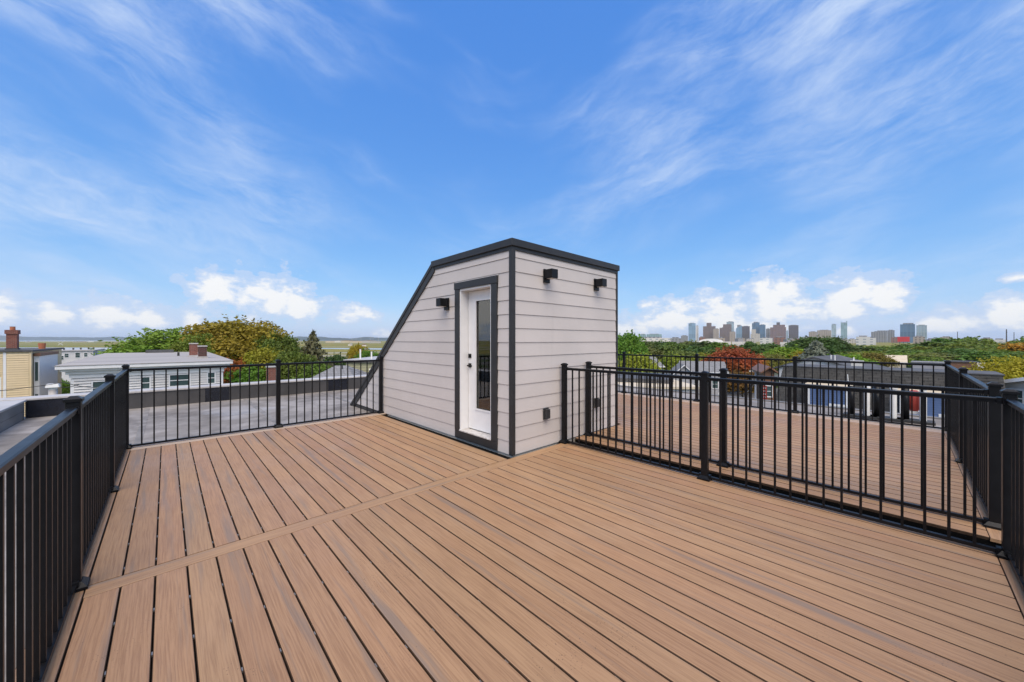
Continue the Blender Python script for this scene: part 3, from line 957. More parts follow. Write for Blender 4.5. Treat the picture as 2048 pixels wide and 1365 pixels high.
def crown_mesh(seed, nclump, per, size, flat=1.0):
    r_ = np.random.default_rng(seed)
    P_, N_ = [], []
    for k in range(nclump):
        d = r_.normal(0, 1, 3); d /= np.linalg.norm(d)
        if d[2] < -.55: d[2] *= -0.4
        c = d * r_.uniform(.35, .86) * np.array([1, 1, flat])
        cr = r_.uniform(.17, .36)
        q = r_.normal(0, 1, (per, 3)); q /= np.linalg.norm(q, axis=1)[:, None]
        q[:, 2] = np.where(q[:, 2] < -.35, -q[:, 2], q[:, 2])
        rad = cr * r_.uniform(.55, 1.08, per) ** .6
        P_.append(c + q * rad[:, None] * np.array([1, 1, .8])); N_.append(q * .6 + np.array([0, 0, .55]))
    # loose sprays that break the outline
    m = nclump * per // 9
    q = r_.normal(0, 1, (m, 3)); q /= np.linalg.norm(q, axis=1)[:, None]; q[:, 2] = np.abs(q[:, 2]) - .25
    P_.append(q * r_.uniform(.8, 1.12, m)[:, None] * np.array([1, 1, flat])); N_.append(q)
    # shoots that stick out past the outline
    for k in range(nclump):
        d = r_.normal(0, 1, 3); d[2] = abs(d[2]) * 1.2 - .15; d /= np.linalg.norm(d)
        n = per // 13
        s_ = r_.uniform(.72, r_.uniform(.98, 1.13), n)
        bend = d + r_.normal(0, .12, 3)
        P_.append((d * (1 - (s_[:, None] - .7)) + bend * (s_[:, None] - .7)) * s_[:, None] * np.array([1, 1, flat]) + r_.normal(0, .018, (n, 3)))
        N_.append(np.tile(d, (n, 1)))
    return leaf_cloud('crown', np.concatenate(P_), np.concatenate(N_), size, seed + 1)


def conifer_mesh(seed, layers, size):
    r_ = np.random.default_rng(seed)
    P_, N_ = [], []
    for i in range(layers):
        u = i / (layers - 1)
        z = .06 + .93 * u
        rad = (1 - u) ** .85 * .98 + .02
        nb = int(5 + 11 * (1 - u))
        for k in range(nb):
            a = r_.uniform(0, 6.283)
            L = rad * r_.uniform(.72, 1.12)
            n = int(8 + 30 * L)
            s = r_.uniform(.1, 1, n)
            w_ = r_.normal(0, .055 + .05 * (1 - u), n) * (1.2 - s)
            x = np.cos(a) * s * L - np.sin(a) * w_
            y = np.sin(a) * s * L + np.cos(a) * w_
            zz = z - .07 * s * L * 1.2 + .05 * s ** 2 * L + r_.normal(0, .008, n)
            P_.append(np.stack([x, y, zz], 1)); N_.append(np.tile([np.cos(a) * .5, np.sin(a) * .5, .8], (n, 1)))
    return leaf_cloud('crown', np.concatenate(P_), np.concatenate(N_), size, seed + 3, 2.2, .5)


def trunk_mesh(seed):
    r_ = np.random.default_rng(seed)
    mb = MB()
    mb.tube([(0, 0, 0), (.006, .004, .28), (-.008, .01, .6), (.0, .0, .93)], [.035, .026, .018, .006], 8)
    for k in range(7):
        a = k * 2.4 + r_.uniform(-.3, .3); z = .32 + .07 * k
        L = r_.uniform(.20, .30) * (1 - .4 * k / 7)
        mb.tube([(0, 0, z), (math.cos(a) * L * .5, math.sin(a) * L * .5, z + .10), (math.cos(a) * L, math.sin(a) * L, z + .24 * (1 - .4 * k / 7))], [.013, .009, .003], 6)
    return mb.mesh('trunk', M['bark'], True)


trunks = [trunk_mesh(s) for s in (1, 2, 3)]
crowns_far = [crown_mesh(20 + s, 46, 62, .052, fl) for s, fl in ((0, 1.0), (1, .9), (2, 1.1), (3, 1.0), (4, .95))]
crowns_mid = [crown_mesh(40 + s, 96, 115, .031) for s in range(3)]
crown_big = [crown_mesh(60 + s, 165, 200, .0195) for s in range(3)]
conifers = [conifer_mesh(80, 30, .020), conifer_mesh(81, 30, .034)]

GREEN, DARK, BRIGHT, YGREEN = (.068, .105, .024), (.050, .080, .024), (.105, .165, .022), (.165, .185, .022)
OLIVE, GOLD, ORANGE, RED, BLUEG = (.115, .112, .022), (.26, .19, .018), (.24, .12, .02), (.25, .042, .016), (.105, .125, .10)


def tree(px, top, wpx, t, col, label, group=None, kind='far', seed=None, bot=None, sq=1.0, name='leafy_tree'):
    """crown of width wpx pixels, its top at picture height top, t metres away"""
    x, y = P(px, t)
    r_ = random.Random(int(px * 13 + top * 7 + t))
    gz = ground_z(x, y)
    ztop = H(top, t)
    rx = wpx / 2 / FPX * t
    hgt = ztop - gz
    e = empty(name, (x, y, gz), r_.uniform(0, 6.28), label, 'tree', group)
    tr = place('trunk', r_.choice(trunks), e)
    if kind == 'conifer':
        tr.scale = (hgt * .45, hgt * .45, hgt * .95)
        c = place('crown', conifers[0] if t < 80 else conifers[1], e)
        cb = hgt * .12
        c.location = (0, 0, cb); c.scale = (rx * 1.75, rx * 1.75, hgt - cb)
    else:
        lib = {'far': crowns_far, 'mid': crowns_mid, 'big': crown_big}[kind]
        ch = min(hgt * .42, rx * 1.15 * sq)
        tr.scale = (hgt * .6, hgt * .6, hgt - ch * .5)
        c = place('crown', r_.choice(lib), e)
        c.location = (0, 0, hgt - ch * 1.02)
        c.scale = (rx, rx * r_.uniform(.9, 1.1), ch)
    j = [r_.uniform(.86, 1.16) for _ in range(2)]
    br_ = 1.9 if kind == 'far' else 1.55
    c.color = (col[0] * j[0] * br_, col[1] * j[1] * br_, col[2] * 1.4, 1)
    return e


T_ = tree
# left of the bulkhead
T_(348, 656, 200, 60, (.105, .155, .022), 'broad green tree behind the white flat roofed house, left half of the clump', kind='big')
T_(405, 666, 120, 56, (.09, .14, .02), 'green tree right behind the two brick chimneys', kind='big')
T_(475, 637, 190, 62, (.168, .168, .018), 'tallest olive and amber tree behind the white house', kind='big')
T_(552, 666, 116, 61, (.075, .115, .02), 'dark green tree at the right end of the clump, before the spruce', kind='big')
T_(528, 693, 84, 55, (.20, .185, .018), 'small golden yellow tree in front of the tall amber tree', kind='mid')
T_(468, 715, 90, 53, (.20, .075, .02), 'rusty red brown bushy tree below the amber tree', kind='mid')
T_(505, 730, 95, 52, (.085, .14, .02), 'low green tree beside the single brick chimney', kind='mid')
T_(300, 690, 70, 74, (.10, .16, .02), 'low light green tree behind the left end of the grey roof', kind='mid')
T_(626, 664, 78, 58, (.105, .10, .05), 'lone pointed dark spruce tree against the marsh', kind='conifer', name='spruce_tree')
T_(588, 700, 90, 52, (.075, .13, .02), 'green tree left of the spruce, behind the railing post', kind='mid')
T_(640, 722, 90, 44, (.08, .135, .022), 'green tree in front of the foot of the spruce', kind='mid')
T_(672, 708, 56, 62, (.055, .095, .03), 'dark green tree just right of the spruce', kind='mid')
T_(716, 688, 44, 70, (.22, .19, .02), 'yellow leaved tree above the olive house', kind='mid')
T_(735, 700, 60, 64, (.08, .13, .02), 'green tree touching the sloping edge of the bulkhead', kind='mid')
T_(760, 705, 44, 80, (.075, .12, .02), 'green tree partly hidden by the sloping edge of the bulkhead', kind='mid')
T_(690, 716, 60, 66, (.05, .085, .03), 'dark tree behind the olive house roof', kind='mid')
T_(192, 697, 26, 120, BRIGHT, 'small round bright tree by the water, left of the grey roof', kind='far')
T_(95, 752, 60, 46, (.09, .15, .025), 'low green tree between the yellow house and the white house', kind='mid')
T_(118, 760, 44, 38, (.085, .14, .022), 'bush like green tree touching the corner of the white house', kind='mid')
# right of the bulkhead: named trees first
T_(1256, 664, 74, 100, (.085, .145, .022), 'tall fresh green tree right beside the bulkhead corner', kind='mid')
T_(1278, 704, 92, 62, YGREEN, 'light yellow green tree behind the far railing by the bulkhead', kind='mid')
T_(1345, 706, 66, 84, YGREEN, 'yellow green tree above the grey gabled house', kind='mid')
T_(1410, 703, 62, 88, (.15, .17, .025), 'yellow green tree left of the red maple', kind='mid')
T_(1466, 692, 104, 78, (.185, .062, .022), 'bright red maple tree in the middle of the right side', kind='mid', name='maple_tree', sq=1.1)
T_(1510, 712, 56, 80, ORANGE, 'orange tinged tree on the right flank of the red maple', kind='mid')
T_(1485, 740, 90, 62, (.12, .07, .018), 'rust coloured low tree under the red maple', kind='mid')
T_(1572, 692, 92, 105, (.125, .17, .02), 'bright lime green tree in front of the dark crowns', kind='mid')
T_(1545, 706, 70, 92, (.13, .145, .03), 'pale olive tree right of the orange one', kind='mid')
T_(1606, 701, 50, 95, (.26, .21, .018), 'small yellow topped tree left of the grey spruce', kind='mid')
T_(1632, 684, 74, 92, BLUEG, 'grey green spruce tree behind the white gabled house', kind='conifer', name='spruce_tree')
T_(1694, 706, 92, 84, (.12, .185, .02), 'bright green spreading tree right of the grey spruce', kind='mid')
T_(1748, 704, 66, 110, OLIVE, 'olive brown tree left of the tan roof', kind='mid')
T_(2016, 713, 128, 42, (.21, .19, .018), 'large yellow green tree at the right edge of the picture', kind='big', sq=.8)
T_(1962, 738, 60, 44, (.10, .15, .022), 'low green tree beside the brown box roof', kind='mid')
T_(1625, 673, 100, 170, DARK, 'broad dark round tree below the low tan civic block', kind='mid')
T_(1662, 672, 66, 172, DARK, 'dark round tree below the slim pale tower', kind='mid')
T_(2040, 684, 60, 150, ORANGE, 'orange tree high on the wooded rise at the right edge', kind='far')
# wooded rise and tree belt
rr = random.Random(5)
belt = [(1290, 682, 60, 190), (1318, 679, 62, 215), (1350, 683, 66, 200), (1378, 679, 58, 225), (1408, 681, 66, 205), (1436, 684, 58, 190), (1462, 689, 52, 180),
        (1330, 692, 70, 150), (1390, 692, 76, 150), (1300, 694, 60, 135), (1430, 695, 54, 140), (1365, 700, 60, 120)]
for i, (px, top, wd, t) in enumerate(belt):
    T_(px, top, wd, t, rr.choice((GREEN, DARK, DARK, (.07, .085, .03))), 'dark green tree in the belt left of the red maple', 'trees in the belt left of the red maple')
for px, top, wd, t in ((1500, 683, 40, 240), (1540, 685, 44, 220), (1520, 690, 50, 190), (1590, 690, 60, 180), (1555, 694, 46, 170)):
    T_(px, top, wd, t, rr.choice((DARK, GREEN)), 'dark tree standing before the low city blocks', 'trees before the low city blocks')
for i in range(74):
    px = rr.uniform(1680, 2110)
    k = i / 73.0
    t = 285 - 165 * k + rr.uniform(-10, 10)
    crest = np.interp(px, [1680, 1740, 1800, 1850, 1890, 1930, 1980, 2010, 2060, 2110], [684, 690, 688, 682, 674, 668, 673, 676, 668, 666])
    top = crest + 30 * k + rr.uniform(-2, 5)
    T_(px, top, rr.uniform(56, 92) * (1 + .25 * k), t, rr.choice((GREEN, DARK, (.085, .112, .030), (.075, .10, .022), (.095, .122, .022))),
       'dark green tree on the wooded rise behind the shingled building', 'trees on the wooded rise')

# ------------------------------------------------------------------ houses
def window(parent, x, z, w_, h_, y=0.0, frame=.07, fm='white'):
    """window in a wall whose face is the plane y, looking towards -y"""
    f = MB().box(x - w_ / 2 - frame, x - w_ / 2, y - .05, y + .01, z - frame, z + h_ + frame).box(x + w_ / 2, x + w_ / 2 + frame, y - .05, y + .01, z - frame, z + h_ + frame)
    f.box(x - w_ / 2, x + w_ / 2, y - .05, y + .01, z + h_, z + h_ + frame).box(x - w_ / 2, x + w_ / 2, y - .06, y + .01, z - frame, z)
    f.box(x - w_ / 2, x + w_ / 2, y - .035, y - .012, z + h_ / 2 - .02, z + h_ / 2 + .02)
    fo = f.build('window', M[fm], parent)
    MB().box(x - w_ / 2, x + w_ / 2, y - .011, y + .004, z, z + h_).build('pane', M['pane'], fo)
    return fo


def boards(parent, x0, x1, z0, z1, pitch, mat, y=0.0, holes=()):
    """lap siding on a -y face, one object per board, cut round window openings"""
    z = z1
    while z > z0 + .02:
        za = max(z0, z - pitch)
        cuts = sorted([(a, b) for a, b, c, d in holes if za < d and z > c])
        s = x0
        for a, b in cuts + [(x1, None)]:
            if a > s + .02:
                o = MB().hexa([(s, y - .075, za), (a, y - .075, za), (a, y - .006, z - .002), (s, y - .006, z - .002)],
                              [(s, y - .002, za), (a, y - .002, za), (a, y - .002, z - .002), (s, y - .002, z - .002)])
                o.build('siding_board', M[mat], parent)
            if b is not None:
                s = b
        z -= pitch


# white house with the long grey flat roof (front wall faces us, roof runs away to the left vanishing point)
WY = 26.0
hx0, hx1, hz = -3.15, 2.30, .02
wh_ = empty('row_house', ((hx0 + hx1) / 2, WY, GZ), label='white clapboard house with long grey flat roof and two chimneys', cat='house')
hw = (hx1 - hx0) / 2
zt = hz - GZ
MB().box(-hw, hw, .0, 17.6, 0, zt - .06).build('wall', M['white_siding'], wh_)
def lx(px):
    a = (px - 1024) / FPX
    return WY * (FX + a * FY) / (FY - a * FX) - (hx0 + hx1) / 2


WN = [((lx(186) + lx(226)) / 2, lx(226) - lx(186), -.50), ((lx(284) + lx(299)) / 2, lx(299) - lx(284), -.40), ((lx(340) + lx(379)) / 2, lx(379) - lx(340), -.36), ((lx(416) + lx(429)) / 2, lx(429) - lx(416), -.33)]
wins = []
for cx, w_, ztop in WN:
    wins.append((cx - w_ / 2 - .05, cx + w_ / 2 + .05, zt + ztop - .62, zt + ztop + .05))
    window(wh_, cx, zt + ztop - .56, w_, .56, frame=.05)
boards(wh_, -hw + .09, hw - .09, zt - 4.2, zt - .29, .125, 'white_siding', 0, wins)
MB().box(-hw - .02, -hw + .09, -.045, .1, zt - 4.2, zt - .34).build('corner_board', M['white'], wh_)
MB().box(hw - .09, hw + .02, -.045, .1, zt - 4.2, zt - .34).build('corner_board', M['white'], wh_)
MB().box(-hw - .06, hw + .06, -.07, -.001, zt - .28, zt - .10).build('frieze_board', M['white'], wh_)
crn = MB()
for k, (o, za, zb) in enumerate(((.16, -.10, .04), (.30, .041, .14), (.42, .141, .30))):
    crn.box(-hw - o, hw + o, -o, 17.6 + o, zt + za, zt + zb)
crn.build('cornice', M['white'], wh_, bevel=.02)
r1 = MB().add([(-hw - .44, -.44, zt + .301), (hw + .44, -.44, zt + .301), (hw + .44, 18.05, zt + .36), (-hw - .44, 18.05, zt + .36),
               (-hw - .44, -.44, zt + .33), (hw + .44, -.44, zt + .33), (hw + .44, 18.05, zt + .40), (-hw - .44, 18.05, zt + .40)],
              [(0, 3, 2, 1), (4, 5, 6, 7), (0, 1, 5, 4), (1, 2, 6, 5), (2, 3, 7, 6), (3, 0, 4, 7)])
roof_w = r1.build('roof', M['grey_roof'], wh_)
MB().box(-.8, .9, 16.6, 17.6, zt + .36, zt + .62).build('roof_hatch', M['dark_roof'], roof_w)
MB().tube([(1.05, 8.4, zt + .33), (1.05, 8.4, zt + .62)], [.07, .06], 10).build('vent_pipe', M['cable'], roof_w)


def chimney(parent, x, y, z, w_, d_, h_, mat, skirt='coping', pot=False):
    c = MB().box(x - w_ / 2, x + w_ / 2, y - d_ / 2, y + d_ / 2, z, z + h_)
    if pot:
        c.box(x - w_ / 2 - .06, x + w_ / 2 + .06, y - d_ / 2 - .06, y + d_ / 2 + .06, z + h_ * .80, z + h_ + .01)
    o = c.build('chimney', M[mat], parent)
    MB().box(x - w_ / 2 - .05, x + w_ / 2 + .05, y - d_ / 2 - .05, y + d_ / 2 + .05, z - .02, z + .12).build('flashing', M[skirt], o)
    if pot:
        MB().tube([(x, y, z + h_), (x, y, z + h_ + .25), (x, y, z + h_ + .27)], [w_ * .28, w_ * .26, w_ * .30], 12).build('chimney_pot', M['pot'], o)
    else:
        MB().box(x - w_ / 2 - .03, x + w_ / 2 + .03, y - d_ / 2 - .03, y + d_ / 2 + .03, z + h_ + .001, z + h_ + .07).build('chimney_cap', M['coping'], o)
    return o


ex = (hx0 + hx1) / 2
SCL = 1.6
wh_.scale = (SCL, SCL, SCL)
wh_.location = (ex * SCL, WY * SCL, CAM_Z + (GZ - CAM_Z) * SCL)
chimney(roof_w, 1.78, 6.9, zt + .33, .42, .5, .86, 'brick')
chimney(roof_w, 2.08, 3.9, zt + .33, .40, .5, .72, 'soot_brick')

# yellow house
yx, YY = -7.25, 44.0
yh = empty('row_house', (yx - 6, YY, GZ), label='yellow clapboard house with tall brick chimney at the left edge', cat='house')
yt = .62 - GZ
MB().box(-6, 6, 0, 11, 0, yt).build('wall', M['yellow_siding'], yh)
boards(yh, 1.0, 4.78, yt - 5.6, yt - .10, .165, 'yellow_siding', 0, [(3.7, 4.72, yt - 3.5, yt - 1.7)])
boards(yh, 4.93, 5.92, yt - 5.6, yt - .10, .165, 'yellow_siding')
MB().box(4.79, 4.92, -.06, .01, yt - 5.6, yt - .02).build('downpipe', M['white'], yh)
MB().box(5.93, 6.03, -.05, .2, yt - 5.6, yt - .02).build('corner_board', M['yellow_siding'], yh)
window(yh, 4.21, yt - 3.4, .86, 1.55)
yr = MB().box(-6.2, 6.12, -.15, 11.2, yt + .001, yt + .13).build('roof', M['dark_roof'], yh)
chimney(yr, 4.79, 2.2, yt + .13, .50, .55, 1.48, 'brick', 'dark_roof', True)
bay = MB().box(6.04, 6.30, .6, 7, 0, yt - .35).build('bay', M['white'], yh)
MB().box(6.04, 6.36, .5, 7.1, yt - .349, yt - .12).build('bay_roof', M['brown_siding'], bay)
for zz in (-2.2, -4.6):
    MB().box(6.10, 6.24, .57, .598, yt + zz, yt + zz + 1.4).build('bay_window', M['pane'], bay)
MB().tube([(5.75, 5, yt + .13), (5.75, 5, yt + .6)], [.18, .22], 10).build('vent_stack', M['pot'], yr)

# white three storey block farther away
tx, ty = P(74, 96); tx1, _ = P(166, 90)
t2 = empty('tenement', ((tx + tx1) / 2, ty, -14), label='plain white three storey block behind the yellow house', cat='house')
th = -1.55 + 14
tw2 = (tx1 - tx) / 2
MB().box(-tw2, tw2, 0, 24, 0, th).build('wall', M['white_siding'], t2)
for fx, zz, ww in ((-.72, -2.1, .9), (-.72, -4.8, .9), (-.15, -2.0, .6), (.02, -1.4, .7), (.42, -1.5, .8), (.05, -5.9, .6), (.72, -1.3, .6)):
    window(t2, fx * tw2, th + zz - .3, ww, 1.3 if ww > .7 else 1.0, frame=.08)
t2r = MB().box(-tw2 - .3, tw2 + .3, -.3, 24.3, th + .001, th + .22).build('roof', M['coping'], t2)
for fx in (-.6, -.2, .1, .35, .62, .8):
    MB().tube([(fx * tw2, 6 + 6 * fx, th + .22), (fx * tw2, 6 + 6 * fx, th + .75)], [.16, .2], 8).build('roof_vent', M['dark_roof'], t2r)
pch = MB()
for zz in (-.3, -3.1, -5.8):
    pch.box(tw2 + .31, tw2 + 1.9, .5, 4, th + zz - .15, th + zz)
for yy in (.6, 3.8):
    pch.box(tw2 + 1.7, tw2 + 1.88, yy, yy + .15, th - 7, th - .31)
pch.build('porch', M['dark_roof'], t2)

# roof vent and overhead wires in the gap on the left
vx, vy = P(106, 19.5)
rv = empty('roof_vent', (vx, vy, GZ), label='pale capped metal vent standing before the white house corner', cat='vent')
vz = H(768, 19.5) - GZ
MB().tube([(0, 0, 0), (0, 0, vz - .30)], [.16, .16], 14).build('pipe', M['coping'], rv, smooth=True)
MB().frustum(0, 0, vz - .18, vz, .24, .24, .20, .20).box(-.13, .13, -.13, .13, vz - .30, vz - .181).build('cap', M['white_pipe'], rv)


def wire(pts, label):
    mb = MB(); mb.tube(pts, .014, 5)
    return tag(mb.build('overhead_wire', M['cable']), label, 'wire', 'overhead wires on the left')


def span(p0, p1, sag, n=12):
    return [(p0[0] + (p1[0] - p0[0]) * i / n, p0[1] + (p1[1] - p0[1]) * i / n, p0[2] + (p1[2] - p0[2]) * i / n - sag * 4 * (i / n) * (1 - i / n)) for i in range(n + 1)]


wz = lambda px, py, t: P(px, t) + (H(py, t),)
wire(span(wz(-160, 790, 15), wz(128, 765, 16.2), .12), 'long black overhead wire crossing in front of the yellow house')
wire(span(wz(122, 775, 16.2), wz(158, 769, 16.0), .05) , 'short wire rising to the ceramic knot before the white house')
wire(span(wz(128, 765, 16.2), wz(212, 776, 15.6), .08), 'overhead wire running from the knot to the white house window')

# houses seen through the far-left railing
gx_, gy_ = P(665, 36)
gh = empty('cottage', (gx_, gy_, GZ), facing(665) - R(20), 'low cottage with pale grey hip roof left of the olive house', 'house')
gz_e, gz_r = H(758, 36) - GZ, H(735, 36) - GZ
MB().box(-2.0, 2.0, 0, 5, 0, gz_e).build('wall', M['white_siding'], gh)
ghr = MB().add([(-2.2, -.2, gz_e), (2.2, -.2, gz_e), (2.2, 5.2, gz_e), (-2.2, 5.2, gz_e), (-.6, 2.4, gz_r), (.6, 2.4, gz_r)],
               [(0, 1, 5, 4), (1, 2, 5), (2, 3, 4, 5), (3, 0, 4), (3, 2, 1, 0)]).build('roof', M['grey_shingle'], gh)
MB().tube([(.35, 1.7, gz_r - .4), (.35, 1.7, gz_r + .12)], [.06, .06], 8).build('vent_pipe', M['cable'], ghr)
ox, oy = P(692, 42)
oh = empty('row_house', (ox, oy, GZ), facing(692) - R(28), 'olive green shingled house with pale flat roof beside the bulkhead slope', 'house')
oz = H(723, 42) - GZ
MB().box(0, 6.4, 0, 8, 0, oz).build('wall', M['olive_siding'], oh)
boards(oh, .05, 6.35, oz - 3.2, oz - .15, .17, 'olive_siding')
ohr = MB().box(-.2, 6.6, -.25, 8.2, oz + .001, oz + .2).build('roof', M['coping'], oh)
MB().box(-.22, 6.62, -.27, -.251, oz - .12, oz + .12).build('gutter', M['dark_roof'], ohr)
for xx, hh in ((1.0, 1.15), (2.35, .85)):
    MB().tube([(xx, 1.4, oz + .2), (xx, 1.4, oz + .2 + hh)], [.09, .09], 8).build('vent_pipe', M['white_pipe'], ohr)
window(oh, 1.55, oz - 2.2, .45, 1.1)
window(oh, 3.9, oz - 2.3, .7, 1.2)
for xx, zz in ((.7, -1.25), (3.0, -1.05)):
    MB().tube([(xx, -.04, oz + zz), (xx + .05, -.22, oz + zz + .12)], [.02, .20], 10).build('satellite_dish', M['white'], oh)
bx_, by_ = P(542, 30)
bc = empty('brick_stack', (bx_, by_, GZ), 0, 'single square brick chimney stack rising behind the railing post', 'chimney')
bz = H(735, 30) - GZ
MB().box(-.28, .28, -.28, .28, 0, bz).build('shaft', M['brick'], bc)
MB().box(-.33, .33, -.33, .33, bz + .001, bz + .09).build('chimney_cap', M['coping'], bc)

# ------------------------------------------------------------------ houses to the right
SX = 26.0
RZ = -math.pi / 2


def sh_y(y): return -y                 # world y -> local x of a facade that looks towards -X


sb = empty('mansard_building', (SX, 0, GZ), RZ, 'long dark shingled mansard building with blue dormers behind the far railing', 'building')
st, sbm = -.08 - GZ, -3.4 - GZ
sx0, sx1 = -5.45, 3.3
MB().box(sx0, sx1, .3, 4, 0, sbm).build('wall', M['grey_siding'], sb)
core = MB().hexa([(sx0, .22, sbm), (sx1, .22, sbm), (sx1, 4, sbm), (sx0, 4, sbm)], [(sx0 + .55, .86, st), (sx1 - .3, .86, st), (sx1 - .3, 3.3, st), (sx0 + .55, 3.3, st)])
ms = core.build('mansard_roof', M['dark_roof'], sb)
sc_ = MB()
nc = 24
for i in range(nc):
    u0, u1 = i / nc, (i + 1) / nc
    za, zb = sbm + (st - sbm) * u0, sbm + (st - sbm) * u1
    ya, yb = .22 + .64 * u0, .22 + .64 * u1
    xa_, xb_ = sx0 + .55 * u0, sx1 - .3 * u0
    sc_.hexa([(xa_, ya - .035, za), (xb_, ya - .035, za), (xb_, yb - .008, zb), (xa_, yb - .008, zb)], [(xa_, ya - .003, za), (xb_, ya - .003, za), (xb_, yb - .003, zb), (xa_, yb - .003, zb)])
tag(sc_.build('shingle_courses', M['shingle'], ms), kind='stuff')
MB().box(sx0 + .5, sx1 - .25, .80, 3.35, st + .001, st + .05).build('ridge_cap', M['dark_roof'], ms)


def dormer(x0, x1, ztop, wx):
    d = MB().box(x0, x1, -.30, .9, sbm - 1, ztop).build('dormer', M['blue_siding'], sb)
    z = ztop - .16
    while z > sbm - .9:
        MB().hexa([(x0 + .12, -.322, z - .10), (x1 - .12, -.322, z - .10), (x1 - .12, -.304, z), (x0 + .12, -.304, z)],
                  [(x0 + .12, -.301, z - .10), (x1 - .12, -.301, z - .10), (x1 - .12, -.301, z), (x0 + .12, -.301, z)]).build('siding_board', M['blue_siding'], d)
        z -= .105
    MB().box(x0 - .02, x0 + .11, -.345, -.301, sbm - 1, ztop - .1).build('corner_board', M['white'], d)
    MB().box(x1 - .11, x1 + .02, -.345, -.301, sbm - 1, ztop - .1).build('corner_board', M['white'], d)
    MB().box(x0 - .12, x1 + .12, -.42, .95, ztop + .001, ztop + .10).build('dormer_roof', M['tan_roof'], d)
    f = MB().box(wx - .40, wx + .40, -.36, -.323, ztop - 1.6, ztop - .86)
    fo = f.build('window', M['white'], d)
    MB().box(wx - .30, wx + .30, -.372, -.361, ztop - 1.5, ztop - .98).build('pane', M['pane'], fo)


dormer(-3.62, -1.95, -1.02 - GZ, -2.35)
dormer(-.10, 2.35, -1.02 - GZ, 1.5)


# things standing on our own roof edge, behind the far railing
def vent_set(px, t, hgt, label, red=False):
    x, y = P(px, t)
    e = empty('vent_stack', (x, y, ROOF + .004), RZ, label, 'vent pipe', 'paired vent pipes on the roof edge')
    MB().box(-.22, .28, -.16, .16, 0, .045).build('base_plate', M['cable'], e)
    MB().tube([(-.10, 0, .045), (-.10, 0, hgt)], [.055, .055], 12).build('dark_pipe', M['black_metal'], e, smooth=True)
    MB().tube([(.13, 0, .045), (.13, 0, hgt * .96)], [.048, .048], 12).tube([(.13, 0, hgt * .96), (.13, 0, hgt * .96 + .04)], [.058, .058], 12).build('white_pipe', M['white_pipe'], e)
    if red:
        MB().tube([(.015, .12, .20), (.015, .12, .24), (.015, .12, .56), (.015, .12, .60)], [.05, .085, .085, .04], 12).build('red_cylinder', M['red_paint'], e, smooth=True)
        MB().box(-.06, .09, .04, .20, .15, .20).build('cylinder_foot', M['white_pipe'], e)
    return e


vent_set(1716, 7.55, .62, 'dark and white vent pipes on the roof edge, leftmost pair')
vent_set(1768, 7.30, .64, 'dark and white vent pipes on the roof edge, middle pair')
vent_set(1826, 7.05, .66, 'dark and white vent pipes with a red cylinder between them, rightmost pair', True)
lx, ly = P(1699, 9.3)
pole = MB().tube([(0, 0, 0), (.05, .04, .70)], [.013, .009], 8)
po = pole.build('antenna_mast', M['white_pipe']); po.location = (lx, ly, ROOF)
tag(po, 'thin pale leaning mast in front of the shingled roof', 'mast')

# white gabled house and chimney block behind the mansard
gx2, gy2 = P(1640, 42)
g2 = empty('gabled_house', (gx2, gy2, GZ), facing(1640) - .25, 'white gabled house with dark roof edges behind the shingled building', 'house')
e2, p2 = H(741, 42) - GZ, H(717, 42) - GZ
MB().box(-4.0, 4.0, 0, 9, 0, e2).prism([(-4.0, 0, e2 + .001), (4.0, 0, e2 + .001), (-.6, 0, p2)], (0, 9, 0)).build('wall', M['white_siding'], g2)
g2r = MB()
for xa_, za_, xb_, zb_ in ((-4.5, e2 - .12, -.6, p2), (-.6, p2, 4.5, e2 - .12)):
    g2r.prism([(xa_, -.35, za_ + .02), (xb_, -.35, zb_ + .02), (xb_, -.35, zb_ + .18), (xa_, -.35, za_ + .18)], (0, 9.7, 0))
g2o = g2r.build('roof', M['dark_roof'], g2)
for xx, zz in ((.5, .1), (.85, .06)):
    MB().tube([(xx, 2, p2 - .4), (xx, 2, p2 + .25 + zz)], [.06, .06], 8).build('vent_pipe', M['white_pipe'], g2o)
window(g2, -2.2, e2 + .1, .5, .3, frame=.05)
cx2, cy2 = P(1714, 38)
cb_ = empty('chimney_block', (cx2, cy2, GZ), facing(1714), 'wide pale grey chimney block above the shingled roof', 'chimney')
cz2 = H(724, 38) - GZ
MB().box(-.45, .45, -.4, .4, 0, cz2).build('shaft', M['pale_conc'], cb_)
MB().box(-.52, .52, -.47, .47, cz2 + .001, cz2 + .12).build('chimney_cap', M['coping'], cb_)
MB().tube([(-.25, 0, cz2 + .12), (-.25, 0, cz2 + .45)], [.06, .06], 8).build('flue', M['white_pipe'], cb_)


